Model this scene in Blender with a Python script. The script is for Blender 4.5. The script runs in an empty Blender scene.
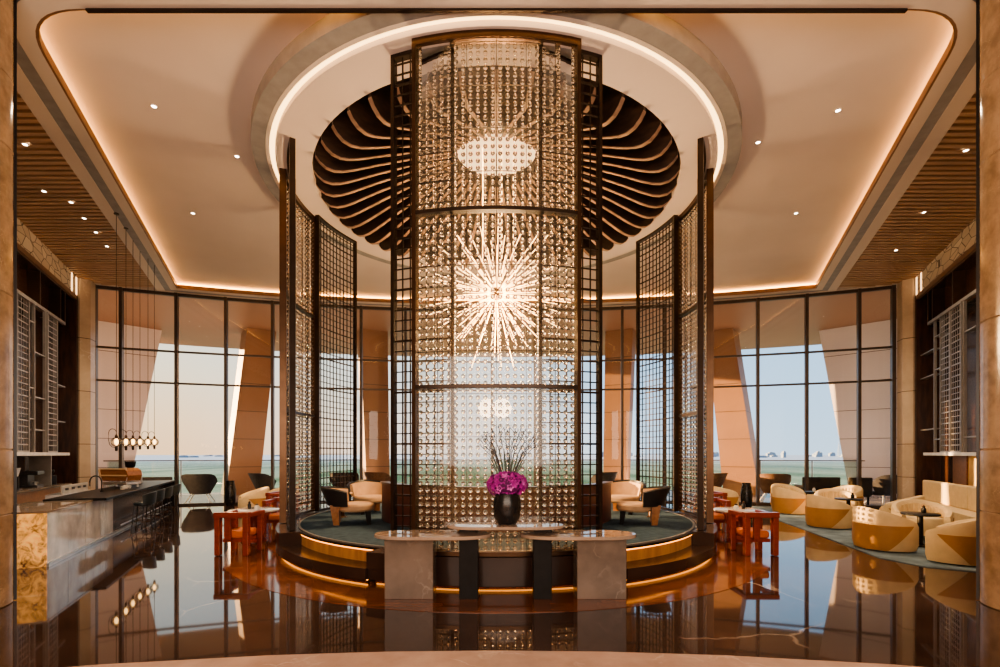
import bpy, math, random
from mathutils import Vector, Matrix
random.seed(7)
C = bpy.context.scene.collection
PI = math.pi
def rad(a): return a * PI / 180.0
S = math.sin; K = math.cos

# ------------------------------------------------------------------ materials
def mat(name):
    m = bpy.data.materials.new(name); m.use_nodes = True
    nt = m.node_tree
    b = nt.nodes['Principled BSDF']
    return m, nt, b
def nd(nt, t, **kw):
    n = nt.nodes.new(t)
    for k, v in kw.items(): setattr(n, k, v)
    return n
def rgba(c): return (c[0], c[1], c[2], 1.0)
def plain(name, col, rough=0.5, metal=0.0, var=0.12, scale=6.0, spec=0.5, bump=0.0, coat=0.0):
    m, nt, b = mat(name)
    tc = nd(nt, 'ShaderNodeTexCoord'); no = nd(nt, 'ShaderNodeTexNoise')
    no.inputs['Scale'].default_value = scale; no.inputs['Detail'].default_value = 4
    nt.links.new(tc.outputs['Object'], no.inputs['Vector'])
    mx = nd(nt, 'ShaderNodeValToRGB')
    d = [max(0, c * (1 - var)) for c in col]; l = [min(1, c * (1 + var)) for c in col]
    mx.color_ramp.elements[0].color = rgba(d); mx.color_ramp.elements[0].position = .3
    mx.color_ramp.elements[1].color = rgba(l); mx.color_ramp.elements[1].position = .7
    nt.links.new(no.outputs['Fac'], mx.inputs['Fac']); nt.links.new(mx.outputs['Color'], b.inputs['Base Color'])
    b.inputs['Roughness'].default_value = rough; b.inputs['Metallic'].default_value = metal
    b.inputs['Specular IOR Level'].default_value = spec
    if coat: b.inputs['Coat Weight'].default_value = coat; b.inputs['Coat Roughness'].default_value = .05
    if bump:
        bp = nd(nt, 'ShaderNodeBump'); bp.inputs['Strength'].default_value = bump; bp.inputs['Distance'].default_value = .01
        nt.links.new(no.outputs['Fac'], bp.inputs['Height']); nt.links.new(bp.outputs['Normal'], b.inputs['Normal'])
    return m
def marble(name, base, dark, vein, rough=0.05, scale=0.6, spec=0.6, veinw=0.03, vscale=1.0, joints=0.0):
    m, nt, b = mat(name)
    tc = nd(nt, 'ShaderNodeTexCoord')
    no = nd(nt, 'ShaderNodeTexNoise'); no.inputs['Scale'].default_value = scale; no.inputs['Detail'].default_value = 8; no.inputs['Roughness'].default_value = .6
    nt.links.new(tc.outputs['Object'], no.inputs['Vector'])
    r1 = nd(nt, 'ShaderNodeValToRGB'); r1.color_ramp.elements[0].color = rgba(dark); r1.color_ramp.elements[0].position = .35
    r1.color_ramp.elements[1].color = rgba(base); r1.color_ramp.elements[1].position = .65
    nt.links.new(no.outputs['Fac'], r1.inputs['Fac'])
    # veins: distorted voronoi cell edges, broken up by a second noise
    n2 = nd(nt, 'ShaderNodeTexNoise'); n2.inputs['Scale'].default_value = vscale * 1.3; n2.inputs['Detail'].default_value = 6
    nt.links.new(tc.outputs['Object'], n2.inputs['Vector'])
    add = nd(nt, 'ShaderNodeMixRGB', blend_type='ADD'); add.inputs['Fac'].default_value = .8
    nt.links.new(tc.outputs['Object'], add.inputs['Color1']); nt.links.new(n2.outputs['Color'], add.inputs['Color2'])
    vo = nd(nt, 'ShaderNodeTexVoronoi', feature='DISTANCE_TO_EDGE'); vo.inputs['Scale'].default_value = vscale
    nt.links.new(add.outputs['Color'], vo.inputs['Vector'])
    r2 = nd(nt, 'ShaderNodeValToRGB'); r2.color_ramp.elements[0].color = (1, 1, 1, 1); r2.color_ramp.elements[0].position = 0
    r2.color_ramp.elements[1].color = (0, 0, 0, 1); r2.color_ramp.elements[1].position = veinw
    nt.links.new(vo.outputs['Distance'], r2.inputs['Fac'])
    n3 = nd(nt, 'ShaderNodeTexNoise'); n3.inputs['Scale'].default_value = vscale * .9
    nt.links.new(tc.outputs['Object'], n3.inputs['Vector'])
    r3 = nd(nt, 'ShaderNodeValToRGB'); r3.color_ramp.elements[0].position = .5; r3.color_ramp.elements[1].position = .66
    nt.links.new(n3.outputs['Fac'], r3.inputs['Fac'])
    mul = nd(nt, 'ShaderNodeMath', operation='MULTIPLY')
    nt.links.new(r2.outputs['Color'], mul.inputs[0]); nt.links.new(r3.outputs['Color'], mul.inputs[1])
    mx = nd(nt, 'ShaderNodeMixRGB'); mx.inputs['Color2'].default_value = rgba(vein)
    nt.links.new(mul.outputs[0], mx.inputs['Fac']); nt.links.new(r1.outputs['Color'], mx.inputs['Color1'])
    out = mx.outputs['Color']
    if joints:
        br = nd(nt, 'ShaderNodeTexBrick'); br.inputs['Scale'].default_value = 1.0; br.offset = 0
        br.inputs['Brick Width'].default_value = joints; br.inputs['Row Height'].default_value = joints; br.inputs['Mortar Size'].default_value = .004
        br.inputs['Color1'].default_value = (1, 1, 1, 1); br.inputs['Color2'].default_value = (.88, .88, .88, 1); br.inputs['Mortar'].default_value = (.35, .3, .28, 1)
        nt.links.new(tc.outputs['Object'], br.inputs['Vector'])
        m2 = nd(nt, 'ShaderNodeMixRGB', blend_type='MULTIPLY'); m2.inputs['Fac'].default_value = 1
        nt.links.new(out, m2.inputs['Color1']); nt.links.new(br.outputs['Color'], m2.inputs['Color2']); out = m2.outputs['Color']
    nt.links.new(out, b.inputs['Base Color'])
    b.inputs['Roughness'].default_value = rough; b.inputs['Specular IOR Level'].default_value = spec
    return m
def wood(name, a, c, rough=0.3, scale=(1, 12, 12), spec=.5, coat=0.0):
    m, nt, b = mat(name)
    tc = nd(nt, 'ShaderNodeTexCoord'); mp = nd(nt, 'ShaderNodeMapping'); mp.inputs['Scale'].default_value = scale
    no = nd(nt, 'ShaderNodeTexNoise'); no.inputs['Scale'].default_value = 2.0; no.inputs['Detail'].default_value = 6
    nt.links.new(tc.outputs['Object'], mp.inputs['Vector']); nt.links.new(mp.outputs['Vector'], no.inputs['Vector'])
    r = nd(nt, 'ShaderNodeValToRGB'); r.color_ramp.elements[0].color = rgba(a); r.color_ramp.elements[1].color = rgba(c)
    r.color_ramp.elements[0].position = .35; r.color_ramp.elements[1].position = .65
    nt.links.new(no.outputs['Fac'], r.inputs['Fac']); nt.links.new(r.outputs['Color'], b.inputs['Base Color'])
    b.inputs['Roughness'].default_value = rough; b.inputs['Specular IOR Level'].default_value = spec
    if coat: b.inputs['Coat Weight'].default_value = coat; b.inputs['Coat Roughness'].default_value = .06
    return m
def glow(name, col, strength, base=None):
    m, nt, b = mat(name)
    tc = nd(nt, 'ShaderNodeTexCoord'); no = nd(nt, 'ShaderNodeTexNoise'); no.inputs['Scale'].default_value = 3
    nt.links.new(tc.outputs['Object'], no.inputs['Vector'])
    mr = nd(nt, 'ShaderNodeMapRange'); mr.inputs['To Min'].default_value = strength * .9; mr.inputs['To Max'].default_value = strength * 1.1
    nt.links.new(no.outputs['Fac'], mr.inputs['Value']); nt.links.new(mr.outputs['Result'], b.inputs['Emission Strength'])
    b.inputs['Base Color'].default_value = rgba(base or col); b.inputs['Emission Color'].default_value = rgba(col)
    return m
def pane_mat(name, tint=(1, 1, 1), refl=1.0):
    m, nt, b = mat(name); nt.nodes.remove(b)
    out = nt.nodes['Material Output']
    tr = nd(nt, 'ShaderNodeBsdfTransparent'); tr.inputs['Color'].default_value = rgba(tint)
    gl = nd(nt, 'ShaderNodeBsdfGlossy'); gl.inputs['Roughness'].default_value = .01
    fr = nd(nt, 'ShaderNodeFresnel'); fr.inputs['IOR'].default_value = 1.5
    mu = nd(nt, 'ShaderNodeMath', operation='MULTIPLY'); mu.inputs[1].default_value = refl
    nt.links.new(fr.outputs[0], mu.inputs[0])
    mx = nd(nt, 'ShaderNodeMixShader')
    nt.links.new(mu.outputs[0], mx.inputs[0]); nt.links.new(tr.outputs[0], mx.inputs[1]); nt.links.new(gl.outputs[0], mx.inputs[2])
    nt.links.new(mx.outputs[0], out.inputs['Surface'])
    return m
def sheet_mat(name):
    # clear cast glass with a slightly milky amber body and a clean surface reflection
    m, nt, b = mat(name); nt.nodes.remove(b)
    out = nt.nodes['Material Output']
    tr = nd(nt, 'ShaderNodeBsdfTransparent'); tr.inputs['Color'].default_value = (.97, .93, .86, 1)
    tl = nd(nt, 'ShaderNodeBsdfTranslucent'); tl.inputs['Color'].default_value = (.85, .66, .46, 1)
    no = nd(nt, 'ShaderNodeTexNoise'); no.inputs['Scale'].default_value = 2.0
    mr = nd(nt, 'ShaderNodeMapRange'); mr.inputs['To Min'].default_value = .05; mr.inputs['To Max'].default_value = .10
    nt.links.new(no.outputs['Fac'], mr.inputs['Value'])
    m1 = nd(nt, 'ShaderNodeMixShader'); nt.links.new(mr.outputs['Result'], m1.inputs[0])
    nt.links.new(tr.outputs[0], m1.inputs[1]); nt.links.new(tl.outputs[0], m1.inputs[2])
    gl = nd(nt, 'ShaderNodeBsdfGlossy'); gl.inputs['Roughness'].default_value = .03
    fr = nd(nt, 'ShaderNodeFresnel'); fr.inputs['IOR'].default_value = 1.5
    m2 = nd(nt, 'ShaderNodeMixShader'); nt.links.new(fr.outputs[0], m2.inputs[0])
    nt.links.new(m1.outputs[0], m2.inputs[1]); nt.links.new(gl.outputs[0], m2.inputs[2])
    nt.links.new(m2.outputs[0], out.inputs['Surface'])
    return m
def glass_mat(name, col=(1, 1, 1), rough=0.0, ior=1.45):
    m, nt, b = mat(name)
    b.inputs['Base Color'].default_value = rgba(col); b.inputs['Transmission Weight'].default_value = 1
    b.inputs['Roughness'].default_value = rough; b.inputs['IOR'].default_value = ior
    return m
def crazy_stone(name):
    m, nt, b = mat(name)
    tc = nd(nt, 'ShaderNodeTexCoord'); mp = nd(nt, 'ShaderNodeMapping'); mp.inputs['Scale'].default_value = (1.4, 1.4, 3.2)
    nt.links.new(tc.outputs['Object'], mp.inputs['Vector'])
    vo = nd(nt, 'ShaderNodeTexVoronoi', feature='DISTANCE_TO_EDGE'); v2 = nd(nt, 'ShaderNodeTexVoronoi')
    for v in (vo, v2):
        v.inputs['Scale'].default_value = 1.5; nt.links.new(mp.outputs['Vector'], v.inputs['Vector'])
    r = nd(nt, 'ShaderNodeValToRGB'); r.color_ramp.elements[0].color = (.12, .09, .07, 1); r.color_ramp.elements[1].color = (1, 1, 1, 1)
    r.color_ramp.elements[0].position = .015; r.color_ramp.elements[1].position = .04
    nt.links.new(vo.outputs['Distance'], r.inputs['Fac'])
    r2 = nd(nt, 'ShaderNodeValToRGB'); r2.color_ramp.elements[0].color = (.58, .48, .37, 1); r2.color_ramp.elements[1].color = (.80, .70, .57, 1)
    nt.links.new(v2.outputs['Color'], r2.inputs['Fac'])
    mx = nd(nt, 'ShaderNodeMixRGB', blend_type='MULTIPLY'); mx.inputs['Fac'].default_value = 1
    nt.links.new(r.outputs['Color'], mx.inputs['Color1']); nt.links.new(r2.outputs['Color'], mx.inputs['Color2'])
    nt.links.new(mx.outputs['Color'], b.inputs['Base Color']); b.inputs['Roughness'].default_value = .6
    return m
def onyx(name, strength, lo, hi):
    m, nt, b = mat(name)
    tc = nd(nt, 'ShaderNodeTexCoord')
    no = nd(nt, 'ShaderNodeTexNoise'); no.inputs['Scale'].default_value = 5; no.inputs['Detail'].default_value = 9; no.inputs['Roughness'].default_value = .7; no.inputs['Distortion'].default_value = 1.2
    nt.links.new(tc.outputs['Object'], no.inputs['Vector'])
    r = nd(nt, 'ShaderNodeValToRGB'); r.color_ramp.elements[0].color = rgba(lo); r.color_ramp.elements[1].color = rgba(hi)
    r.color_ramp.elements[0].position = .36; r.color_ramp.elements[1].position = .62
    nt.links.new(no.outputs['Fac'], r.inputs['Fac']); nt.links.new(r.outputs['Color'], b.inputs['Base Color'])
    nt.links.new(r.outputs['Color'], b.inputs['Emission Color']); b.inputs['Emission Strength'].default_value = strength
    b.inputs['Roughness'].default_value = .1
    return m
def parquet(name):
    m, nt, b = mat(name)
    tc = nd(nt, 'ShaderNodeTexCoord')
    br = nd(nt, 'ShaderNodeTexBrick'); br.inputs['Scale'].default_value = 1; br.inputs['Brick Width'].default_value = 1.2; br.inputs['Row Height'].default_value = .16
    br.inputs['Mortar Size'].default_value = .004; br.inputs['Color1'].default_value = (.22, .085, .04, 1); br.inputs['Color2'].default_value = (.15, .055, .027, 1); br.inputs['Mortar'].default_value = (.05, .02, .012, 1)
    nt.links.new(tc.outputs['Object'], br.inputs['Vector'])
    mp = nd(nt, 'ShaderNodeMapping'); mp.inputs['Scale'].default_value = (2, 25, 1)
    no = nd(nt, 'ShaderNodeTexNoise'); no.inputs['Scale'].default_value = 1.5; no.inputs['Detail'].default_value = 5
    nt.links.new(tc.outputs['Object'], mp.inputs['Vector']); nt.links.new(mp.outputs['Vector'], no.inputs['Vector'])
    r = nd(nt, 'ShaderNodeValToRGB'); r.color_ramp.elements[0].color = (.6, .6, .6, 1); r.color_ramp.elements[1].color = (1.15, 1.1, 1.05, 1)
    nt.links.new(no.outputs['Fac'], r.inputs['Fac'])
    mx = nd(nt, 'ShaderNodeMixRGB', blend_type='MULTIPLY'); mx.inputs['Fac'].default_value = 1
    nt.links.new(br.outputs['Color'], mx.inputs['Color1']); nt.links.new(r.outputs['Color'], mx.inputs['Color2'])
    nt.links.new(mx.outputs['Color'], b.inputs['Base Color']); b.inputs['Roughness'].default_value = .09; b.inputs['Specular IOR Level'].default_value = .55
    return m
def land(name):
    m, nt, b = mat(name)
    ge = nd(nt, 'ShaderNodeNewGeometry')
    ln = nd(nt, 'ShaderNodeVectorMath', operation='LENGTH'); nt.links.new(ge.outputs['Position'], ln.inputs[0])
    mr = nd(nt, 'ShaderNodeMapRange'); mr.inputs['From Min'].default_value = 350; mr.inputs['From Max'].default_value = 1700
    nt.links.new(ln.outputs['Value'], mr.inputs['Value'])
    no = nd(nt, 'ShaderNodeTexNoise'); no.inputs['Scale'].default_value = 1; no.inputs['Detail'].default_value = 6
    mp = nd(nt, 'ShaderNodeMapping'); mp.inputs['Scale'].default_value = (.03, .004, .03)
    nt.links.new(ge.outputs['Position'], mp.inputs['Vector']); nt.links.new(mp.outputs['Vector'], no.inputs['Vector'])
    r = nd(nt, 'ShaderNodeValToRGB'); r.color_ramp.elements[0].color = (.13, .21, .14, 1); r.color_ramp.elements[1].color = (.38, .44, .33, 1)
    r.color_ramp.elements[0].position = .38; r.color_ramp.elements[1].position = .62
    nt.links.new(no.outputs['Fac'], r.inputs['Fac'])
    r2 = nd(nt, 'ShaderNodeValToRGB'); r2.color_ramp.elements[0].color = (.42, .52, .62, 1); r2.color_ramp.elements[1].color = (.55, .65, .75, 1)  # bluer far ground: distance haze painted into the base colour
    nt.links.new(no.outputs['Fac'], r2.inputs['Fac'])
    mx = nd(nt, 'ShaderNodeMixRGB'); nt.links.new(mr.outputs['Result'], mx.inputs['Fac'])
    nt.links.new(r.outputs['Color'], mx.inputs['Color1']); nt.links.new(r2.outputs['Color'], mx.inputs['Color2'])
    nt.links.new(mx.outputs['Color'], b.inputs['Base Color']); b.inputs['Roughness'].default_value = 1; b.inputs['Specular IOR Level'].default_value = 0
    return m

M = {}
M['plaster'] = plain('warm_plaster', (.70, .60, .55), .8, var=.04, scale=.7)
M['soffit'] = plain('soffit_paint', (.66, .57, .50), .7, var=.03, scale=.8)
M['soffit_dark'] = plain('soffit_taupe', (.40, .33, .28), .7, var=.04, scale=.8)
M['greystone'] = plain('grey_stone_band', (.27, .26, .26), .55, var=.12, scale=5)
M['bronze'] = plain('dark_bronze', (.045, .030, .022), .35, metal=.7, var=.2, scale=4)
M['brown_metal'] = plain('brown_bronze', (.085, .048, .028), .3, metal=.8, var=.15, scale=4)
M['copper'] = plain('copper_trim', (.23, .125, .07), .4, metal=.3, var=.12, scale=4)
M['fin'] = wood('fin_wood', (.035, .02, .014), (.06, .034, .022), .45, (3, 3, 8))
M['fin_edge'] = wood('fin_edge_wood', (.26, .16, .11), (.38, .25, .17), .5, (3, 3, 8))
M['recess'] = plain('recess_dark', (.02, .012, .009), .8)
M['slat'] = wood('slat_wood', (.38, .24, .14), (.50, .33, .20), .5, (.5, 6, 6))
M['slat_gap'] = plain('slat_void', (.035, .02, .012), .9)
M['travertine'] = marble('brown_travertine', (.36, .25, .165), (.22, .15, .095), (.44, .33, .22), rough=.18, scale=5.0, spec=.4, veinw=.02, vscale=3.5)
M['beige_stone'] = marble('beige_stone', (.55, .44, .33), (.44, .34, .25), (.62, .52, .42), rough=.3, scale=1.5, spec=.4, vscale=1.5)
M['crazy'] = crazy_stone('crazy_stone')
M['floor'] = marble('brown_marble_floor', (.085, .050, .039), (.034, .020, .016), (.42, .33, .27), rough=.035, scale=.7, spec=.85, veinw=.012, vscale=.55, joints=1.2)
M['ringfloor'] = parquet('reddish_parquet')
M['pink'] = marble('pink_marble', (.60, .43, .36), (.48, .33, .27), (.68, .52, .45), rough=.12, scale=2.5, spec=.4, veinw=.04, vscale=2)
M['steps'] = plain('polished_brown_stone', (.040, .022, .016), .22, var=.2, scale=2, spec=.35)
M['stepwood'] = wood('amber_riser_wood', (.36, .17, .06), (.5, .26, .09), .4, (6, 6, 1))
M['carpet'] = plain('blue_carpet', (.050, .080, .110), .95, var=.25, scale=9, spec=.1, bump=.5)
M['rug'] = plain('blue_grey_rug', (.14, .185, .215), .95, var=.35, scale=2.5, spec=.1, bump=.3)
M['tabletop'] = marble('polished_taupe_stone', (.42, .32, .25), (.32, .24, .18), (.6, .5, .42), rough=.03, scale=2, spec=1.0, vscale=2)
M['baseblock'] = marble('taupe_stone_block', (.20, .145, .11), (.13, .095, .072), (.27, .21, .165), rough=.25, scale=2.5, spec=.4, vscale=2)
M['blackwood'] = plain('black_wood', (.010, .009, .009), .4, var=.3, scale=8, spec=.2)
M['vase'] = plain('black_ceramic', (.014, .014, .015), .25, var=.2)
M['petal'] = plain('magenta_petal', (.40, .02, .31), .6, var=.35, scale=14)
M['petal2'] = plain('pink_petal', (.68, .14, .58), .6, var=.3, scale=14)
M['leaf'] = plain('dark_leaf', (.03, .055, .03), .5)
M['twig'] = plain('dark_twig', (.06, .05, .05), .6)
M['red'] = wood('red_lacquer_wood', (.22, .034, .015), (.29, .048, .020), .3, (3, 3, 10), coat=.3)
M['orange'] = plain('orange_leather', (.62, .17, .04), .5, var=.1)
M['white_marble'] = marble('white_marble', (.72, .68, .64), (.6, .56, .52), (.4, .36, .34), rough=.1, scale=3, vscale=4)
M['cream'] = plain('cream_fabric', (.66, .50, .29), .85, var=.06, scale=8, spec=.2)
M['tan'] = plain('tan_leather', (.40, .205, .065), .5, var=.08, scale=6)
M['tanseat'] = plain('tan_velvet', (.50, .33, .20), .85, var=.1)
M['blackleather'] = plain('black_leather', (.016, .015, .015), .4, var=.2)
M['chairgrey'] = plain('charcoal_weave', (.055, .05, .052), .75, var=.2, scale=10)
M['chairbrown'] = plain('brown_weave', (.16, .085, .05), .75, var=.2, scale=10)
M['whitemetal'] = plain('white_metal', (.62, .58, .52), .4, metal=.1)
M['steel'] = plain('brushed_steel', (.62, .62, .62), .3, metal=.9)
M['silver'] = plain('silver_bar', (.26, .24, .225), .4, metal=.5)
M['shelfback'] = wood('dark_brown_wood', (.028, .013, .009), (.06, .025, .014), .25, (6, 6, 1))
M['shelfwhite'] = plain('pale_shelf', (.72, .68, .62), .4)
M['graymarble'] = marble('silver_grey_marble', (.76, .75, .76), (.46, .46, .48), (.9, .88, .86), rough=.06, scale=2.2, spec=.9, veinw=.06, vscale=1.6)
M['onyx'] = onyx('lit_onyx', .8, (.045, .013, .004), (.85, .38, .09))
M['teal'] = plain('teal_black_leather', (.025, .035, .042), .35)
M['bandwood'] = wood('warm_wood', (.24, .095, .032), (.34, .15, .055), .35, (2, 10, 10))
M['pine'] = plain('pale_strip', (.7, .52, .3), .5)
M['paper'] = plain('white_paper', (.85, .85, .85), .6, var=.02)
M['screen'] = plain('black_plastic', (.01, .01, .012), .3)
M['pane'] = pane_mat('window_glass', (.93, .95, .95), .9)
M['railglass'] = pane_mat('balustrade_glass', (.86, .93, .91), .8)
M['ball'] = glass_mat('crystal_ball', (1, .95, .87), 0.0, 1.45)
M['sheet'] = sheet_mat('cast_glass_sheet')
M['globe'] = pane_mat('globe_glass', (1, .93, .80), .8)
M['mullion'] = plain('mullion_metal', (.075, .055, .045), .4, metal=.4)
M['cove'] = glow('cove_led', (1, .52, .15), 6.5)
M['ringled'] = glow('ring_led', (1, .64, .26), 2.6)
M['stepled'] = glow('step_led', (1, .36, .06), 3.0)
M['downled'] = glow('downlight_led', (1, .9, .75), 12.0)
M['rodled'] = glow('rod_led', (1, .56, .20), 9.0)
M['hubdisc'] = glow('lit_plaster_disc', (1, .72, .44), .9, (.8, .7, .6))  # emission stands in for light falling on the plaster disc
M['bulb'] = glow('warm_bulb', (1, .62, .26), 4.0)
M['slotled'] = glow('wall_slot_led', (1, .62, .32), 1.6)
M['terrace'] = plain('terrace_stone', (.30, .26, .24), .25, var=.1, scale=.8)
M['canopy'] = plain('copper_soffit', (.36, .19, .12), .5, var=.05, scale=.3)
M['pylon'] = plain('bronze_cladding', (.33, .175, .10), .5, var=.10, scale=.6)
M['pylon_skylit'] = plain('skylit_cladding', (.78, .68, .67), .5, var=.04, scale=.4)  # paler copy of the pylon cladding, sky light put into its colour
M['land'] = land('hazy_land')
M['city'] = plain('hazy_building', (.26, .32, .40), .9, var=.12, scale=.02, spec=0)  # blue of the distant haze is put into the building colour
M['mast'] = plain('hazy_mast', (.36, .43, .50), .9, spec=0)  # haze put into the mast colour as well

# ------------------------------------------------------------------ mesh builder
class MB:
    def __init__(s): s.v = []; s.f = []
    def add(s, vs, fs):
        n = len(s.v); s.v += [tuple(p) for p in vs]; s.f += [tuple(i + n for i in f) for f in fs]; return s
    def box(s, c, d, rz=0.0, rx=0.0, ry=0.0):
        R = Matrix.Rotation(rz, 3, 'Z') @ Matrix.Rotation(ry, 3, 'Y') @ Matrix.Rotation(rx, 3, 'X')
        c = Vector(c); vs = []
        for z in (-.5, .5):
            for x, y in ((-.5, -.5), (.5, -.5), (.5, .5), (-.5, .5)):
                vs.append(c + R @ Vector((x * d[0], y * d[1], z * d[2])))
        return s.add(vs, [(3, 2, 1, 0), (4, 5, 6, 7), (0, 1, 5, 4), (1, 2, 6, 5), (2, 3, 7, 6), (3, 0, 4, 7)])
    def loft(s, rings, cap=True, closed=True):
        n = len(rings[0]); vs = [p for r in rings for p in r]; fs = []
        for k in range(len(rings) - 1):
            for i in range(n if closed else n - 1):
                j = (i + 1) % n
                fs.append((k * n + i, k * n + j, (k + 1) * n + j, (k + 1) * n + i))
        if cap:
            fs.append(tuple(reversed(range(n)))); fs.append(tuple((len(rings) - 1) * n + i for i in range(n)))
        return s.add(vs, fs)
    def prism(s, poly, z0, z1):
        return s.loft([[(x, y, z0) for x, y in poly], [(x, y, z1) for x, y in poly]])
    def quad(s, a, b, c, d): return s.add([a, b, c, d], [(0, 1, 2, 3)])
    def tube(s, pts, r, n=8, r1=None):
        pts = [Vector(p) for p in pts]; rings = []
        for i, p in enumerate(pts):
            t = (pts[min(i + 1, len(pts) - 1)] - pts[max(i - 1, 0)]).normalized()
            u = t.cross(Vector((0, 0, 1)))
            if u.length < 1e-3: u = t.cross(Vector((0, 1, 0)))
            u.normalize(); w = t.cross(u)
            q = r if r1 is None else r + (r1 - r) * i / max(1, len(pts) - 1)
            rings.append([p + u * (q * K(2 * PI * k / n)) - w * (q * S(2 * PI * k / n)) for k in range(n)])
        return s.loft(rings)
    def lathe(s, prof, c=(0, 0, 0), n=24):
        return s.loft([[(c[0] + r * K(2 * PI * k / n), c[1] + r * S(2 * PI * k / n), c[2] + z) for k in range(n)] for r, z in prof])
    def arc(s, c, r0, r1, a0, a1, z0, z1, n=12):
        """curved box, plain math angles in degrees"""
        rings = []
        for i in range(n + 1):
            a = rad(a0 + (a1 - a0) * i / n); x, y = K(a), S(a)
            rings.append([(c[0] + r0 * x, c[1] + r0 * y, z0), (c[0] + r1 * x, c[1] + r1 * y, z0), (c[0] + r1 * x, c[1] + r1 * y, z1), (c[0] + r0 * x, c[1] + r0 * y, z1)])
        full = abs(a1 - a0) >= 359.9
        return s.loft(rings, cap=not full)
    def ball(s, c, r, n=12, m=7):
        vs = [(c[0], c[1], c[2] - r)]; fs = []
        for j in range(1, m):
            t = PI * j / m
            for i in range(n): vs.append((c[0] + r * S(t) * K(2 * PI * i / n), c[1] + r * S(t) * S(2 * PI * i / n), c[2] - r * K(t)))
        vs.append((c[0], c[1], c[2] + r))
        for i in range(n): fs.append((0, 1 + (i + 1) % n, 1 + i))
        for j in range(m - 2):
            for i in range(n):
                a = 1 + j * n; fs.append((a + i, a + (i + 1) % n, a + n + (i + 1) % n, a + n + i))
        a = 1 + (m - 2) * n; t = len(vs) - 1
        for i in range(n): fs.append((a + i, a + (i + 1) % n, t))
        return s.add(vs, fs)
    def mesh(s, name, m, smooth=False):
        me = bpy.data.meshes.new(name); me.from_pydata(s.v, [], s.f)
        import bmesh
        bm = bmesh.new(); bm.from_mesh(me); bmesh.ops.recalc_face_normals(bm, faces=bm.faces); bm.to_mesh(me); bm.free()
        me.materials.append(m)
        if smooth:
            me.polygons.foreach_set('use_smooth', [True] * len(me.polygons))
            if smooth != 'all': me.set_sharp_from_angle(angle=rad(40))
        me.update(); return me
    def build(s, name, m, parent=None, smooth=False, bevel=0, sub=0):
        o = bpy.data.objects.new(name, s.mesh(name, m, smooth)); C.objects.link(o)
        if parent is not None:
            o.parent = parent
        if bevel:
            b = o.modifiers.new('bevel', 'BEVEL'); b.width = bevel; b.segments = 2; b.limit_method = 'ANGLE'
        if sub:
            b = o.modifiers.new('sub', 'SUBSURF'); b.levels = sub; b.render_levels = sub
        return o
def W(o, root):            # the part's mesh is written in world coordinates
    o.location = -root.location; return o
def tag(o, label=None, cat=None, group=None, kind=None):
    if label: o['label'] = label
    if cat: o['category'] = cat
    if group: o['group'] = group
    if kind: o['kind'] = kind
    return o
def thing(name, label, cat, loc=(0, 0, 0), rz=0.0, group=None):
    o = bpy.data.objects.new(name, None); o.empty_display_size = .2; C.objects.link(o)
    o.location = loc; o.rotation_euler = (0, 0, rz)
    return tag(o, label, cat, group)
def struct(o): o['kind'] = 'structure'; return o
def dup(root, loc=None, rz=None, label=None, group=None):
    r = root.copy(); C.objects.link(r)
    if loc is not None: r.location = loc
    if rz is not None: r.rotation_euler = (0, 0, rz)
    if label: r['label'] = label
    if group: r['group'] = group
    for ch in list(root.children):
        c = ch.copy(); C.objects.link(c); c.parent = r
        for g in list(ch.children):
            d = g.copy(); C.objects.link(d); d.parent = c
    return r

# ------------------------------------------------------------------ frame of reference
EYE = 1.7; F = 490.0; CX = 496.5; HY = 454.0
def P(x, y, D): return ((x - CX) / F * D, D, EYE + (HY - y) / F * D)
DC = (0.0, 10.22)                     # centre of the round pavilion
FC = (0.0, -14.1); FR = 32.0          # centre and radius of the curved glass front
def pol(phi, R): return (DC[0] + R * S(rad(phi)), DC[1] - R * K(rad(phi)))      # phi from the camera side, + to the right
def fac(th, R=FR): return (FC[0] + R * S(rad(th)), FC[1] + R * K(rad(th)))
def parc(mb, r0, r1, p0, p1, z0, z1, n=12): return mb.arc(DC, r0, r1, p0 - 90, p1 - 90, z0, z1, n)
def farc(mb, r0, r1, t0, t1, z0, z1, n=12): return mb.arc(FC, r0, r1, 90 - t0, 90 - t1, z0, z1, n)
ZC = 7.0

# ------------------------------------------------------------------ floor
mb = MB(); mb.add([(x, y, z) for z in (0, -.2) for x, y in [(-7, -5), (7, -5)] + [fac(t, FR + .05) for t in range(26, -27, -2)]] , [])
n = len(mb.v) // 2
mb.f = [tuple(range(n))] + [tuple(reversed(range(n, 2 * n)))] + [(i, i + n, (i + 1) % n + n, (i + 1) % n) for i in range(n)]
struct(mb.build('floor', M['floor']))
mb = MB(); parc(mb, 4.0, 5.0, -180, 180, 0.0, .004, 96); struct(mb.build('floor_ring', M['ringfloor']))
mb = MB(); mb.prism([(-7, -5), (7, -5)] + [fac(t, 18.33) for t in (26, 22, 18, 14, 10, 6, 3, 0, -3, -6, -10, -14, -18, -22, -26)], 0.0, .004)
struct(mb.build('floor_entry', M['pink']))
mb = MB(); mb.box((0, -5.1, 3.5), (16, .2, 7.4)); struct(mb.build('wall_back', M['travertine']))

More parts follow.
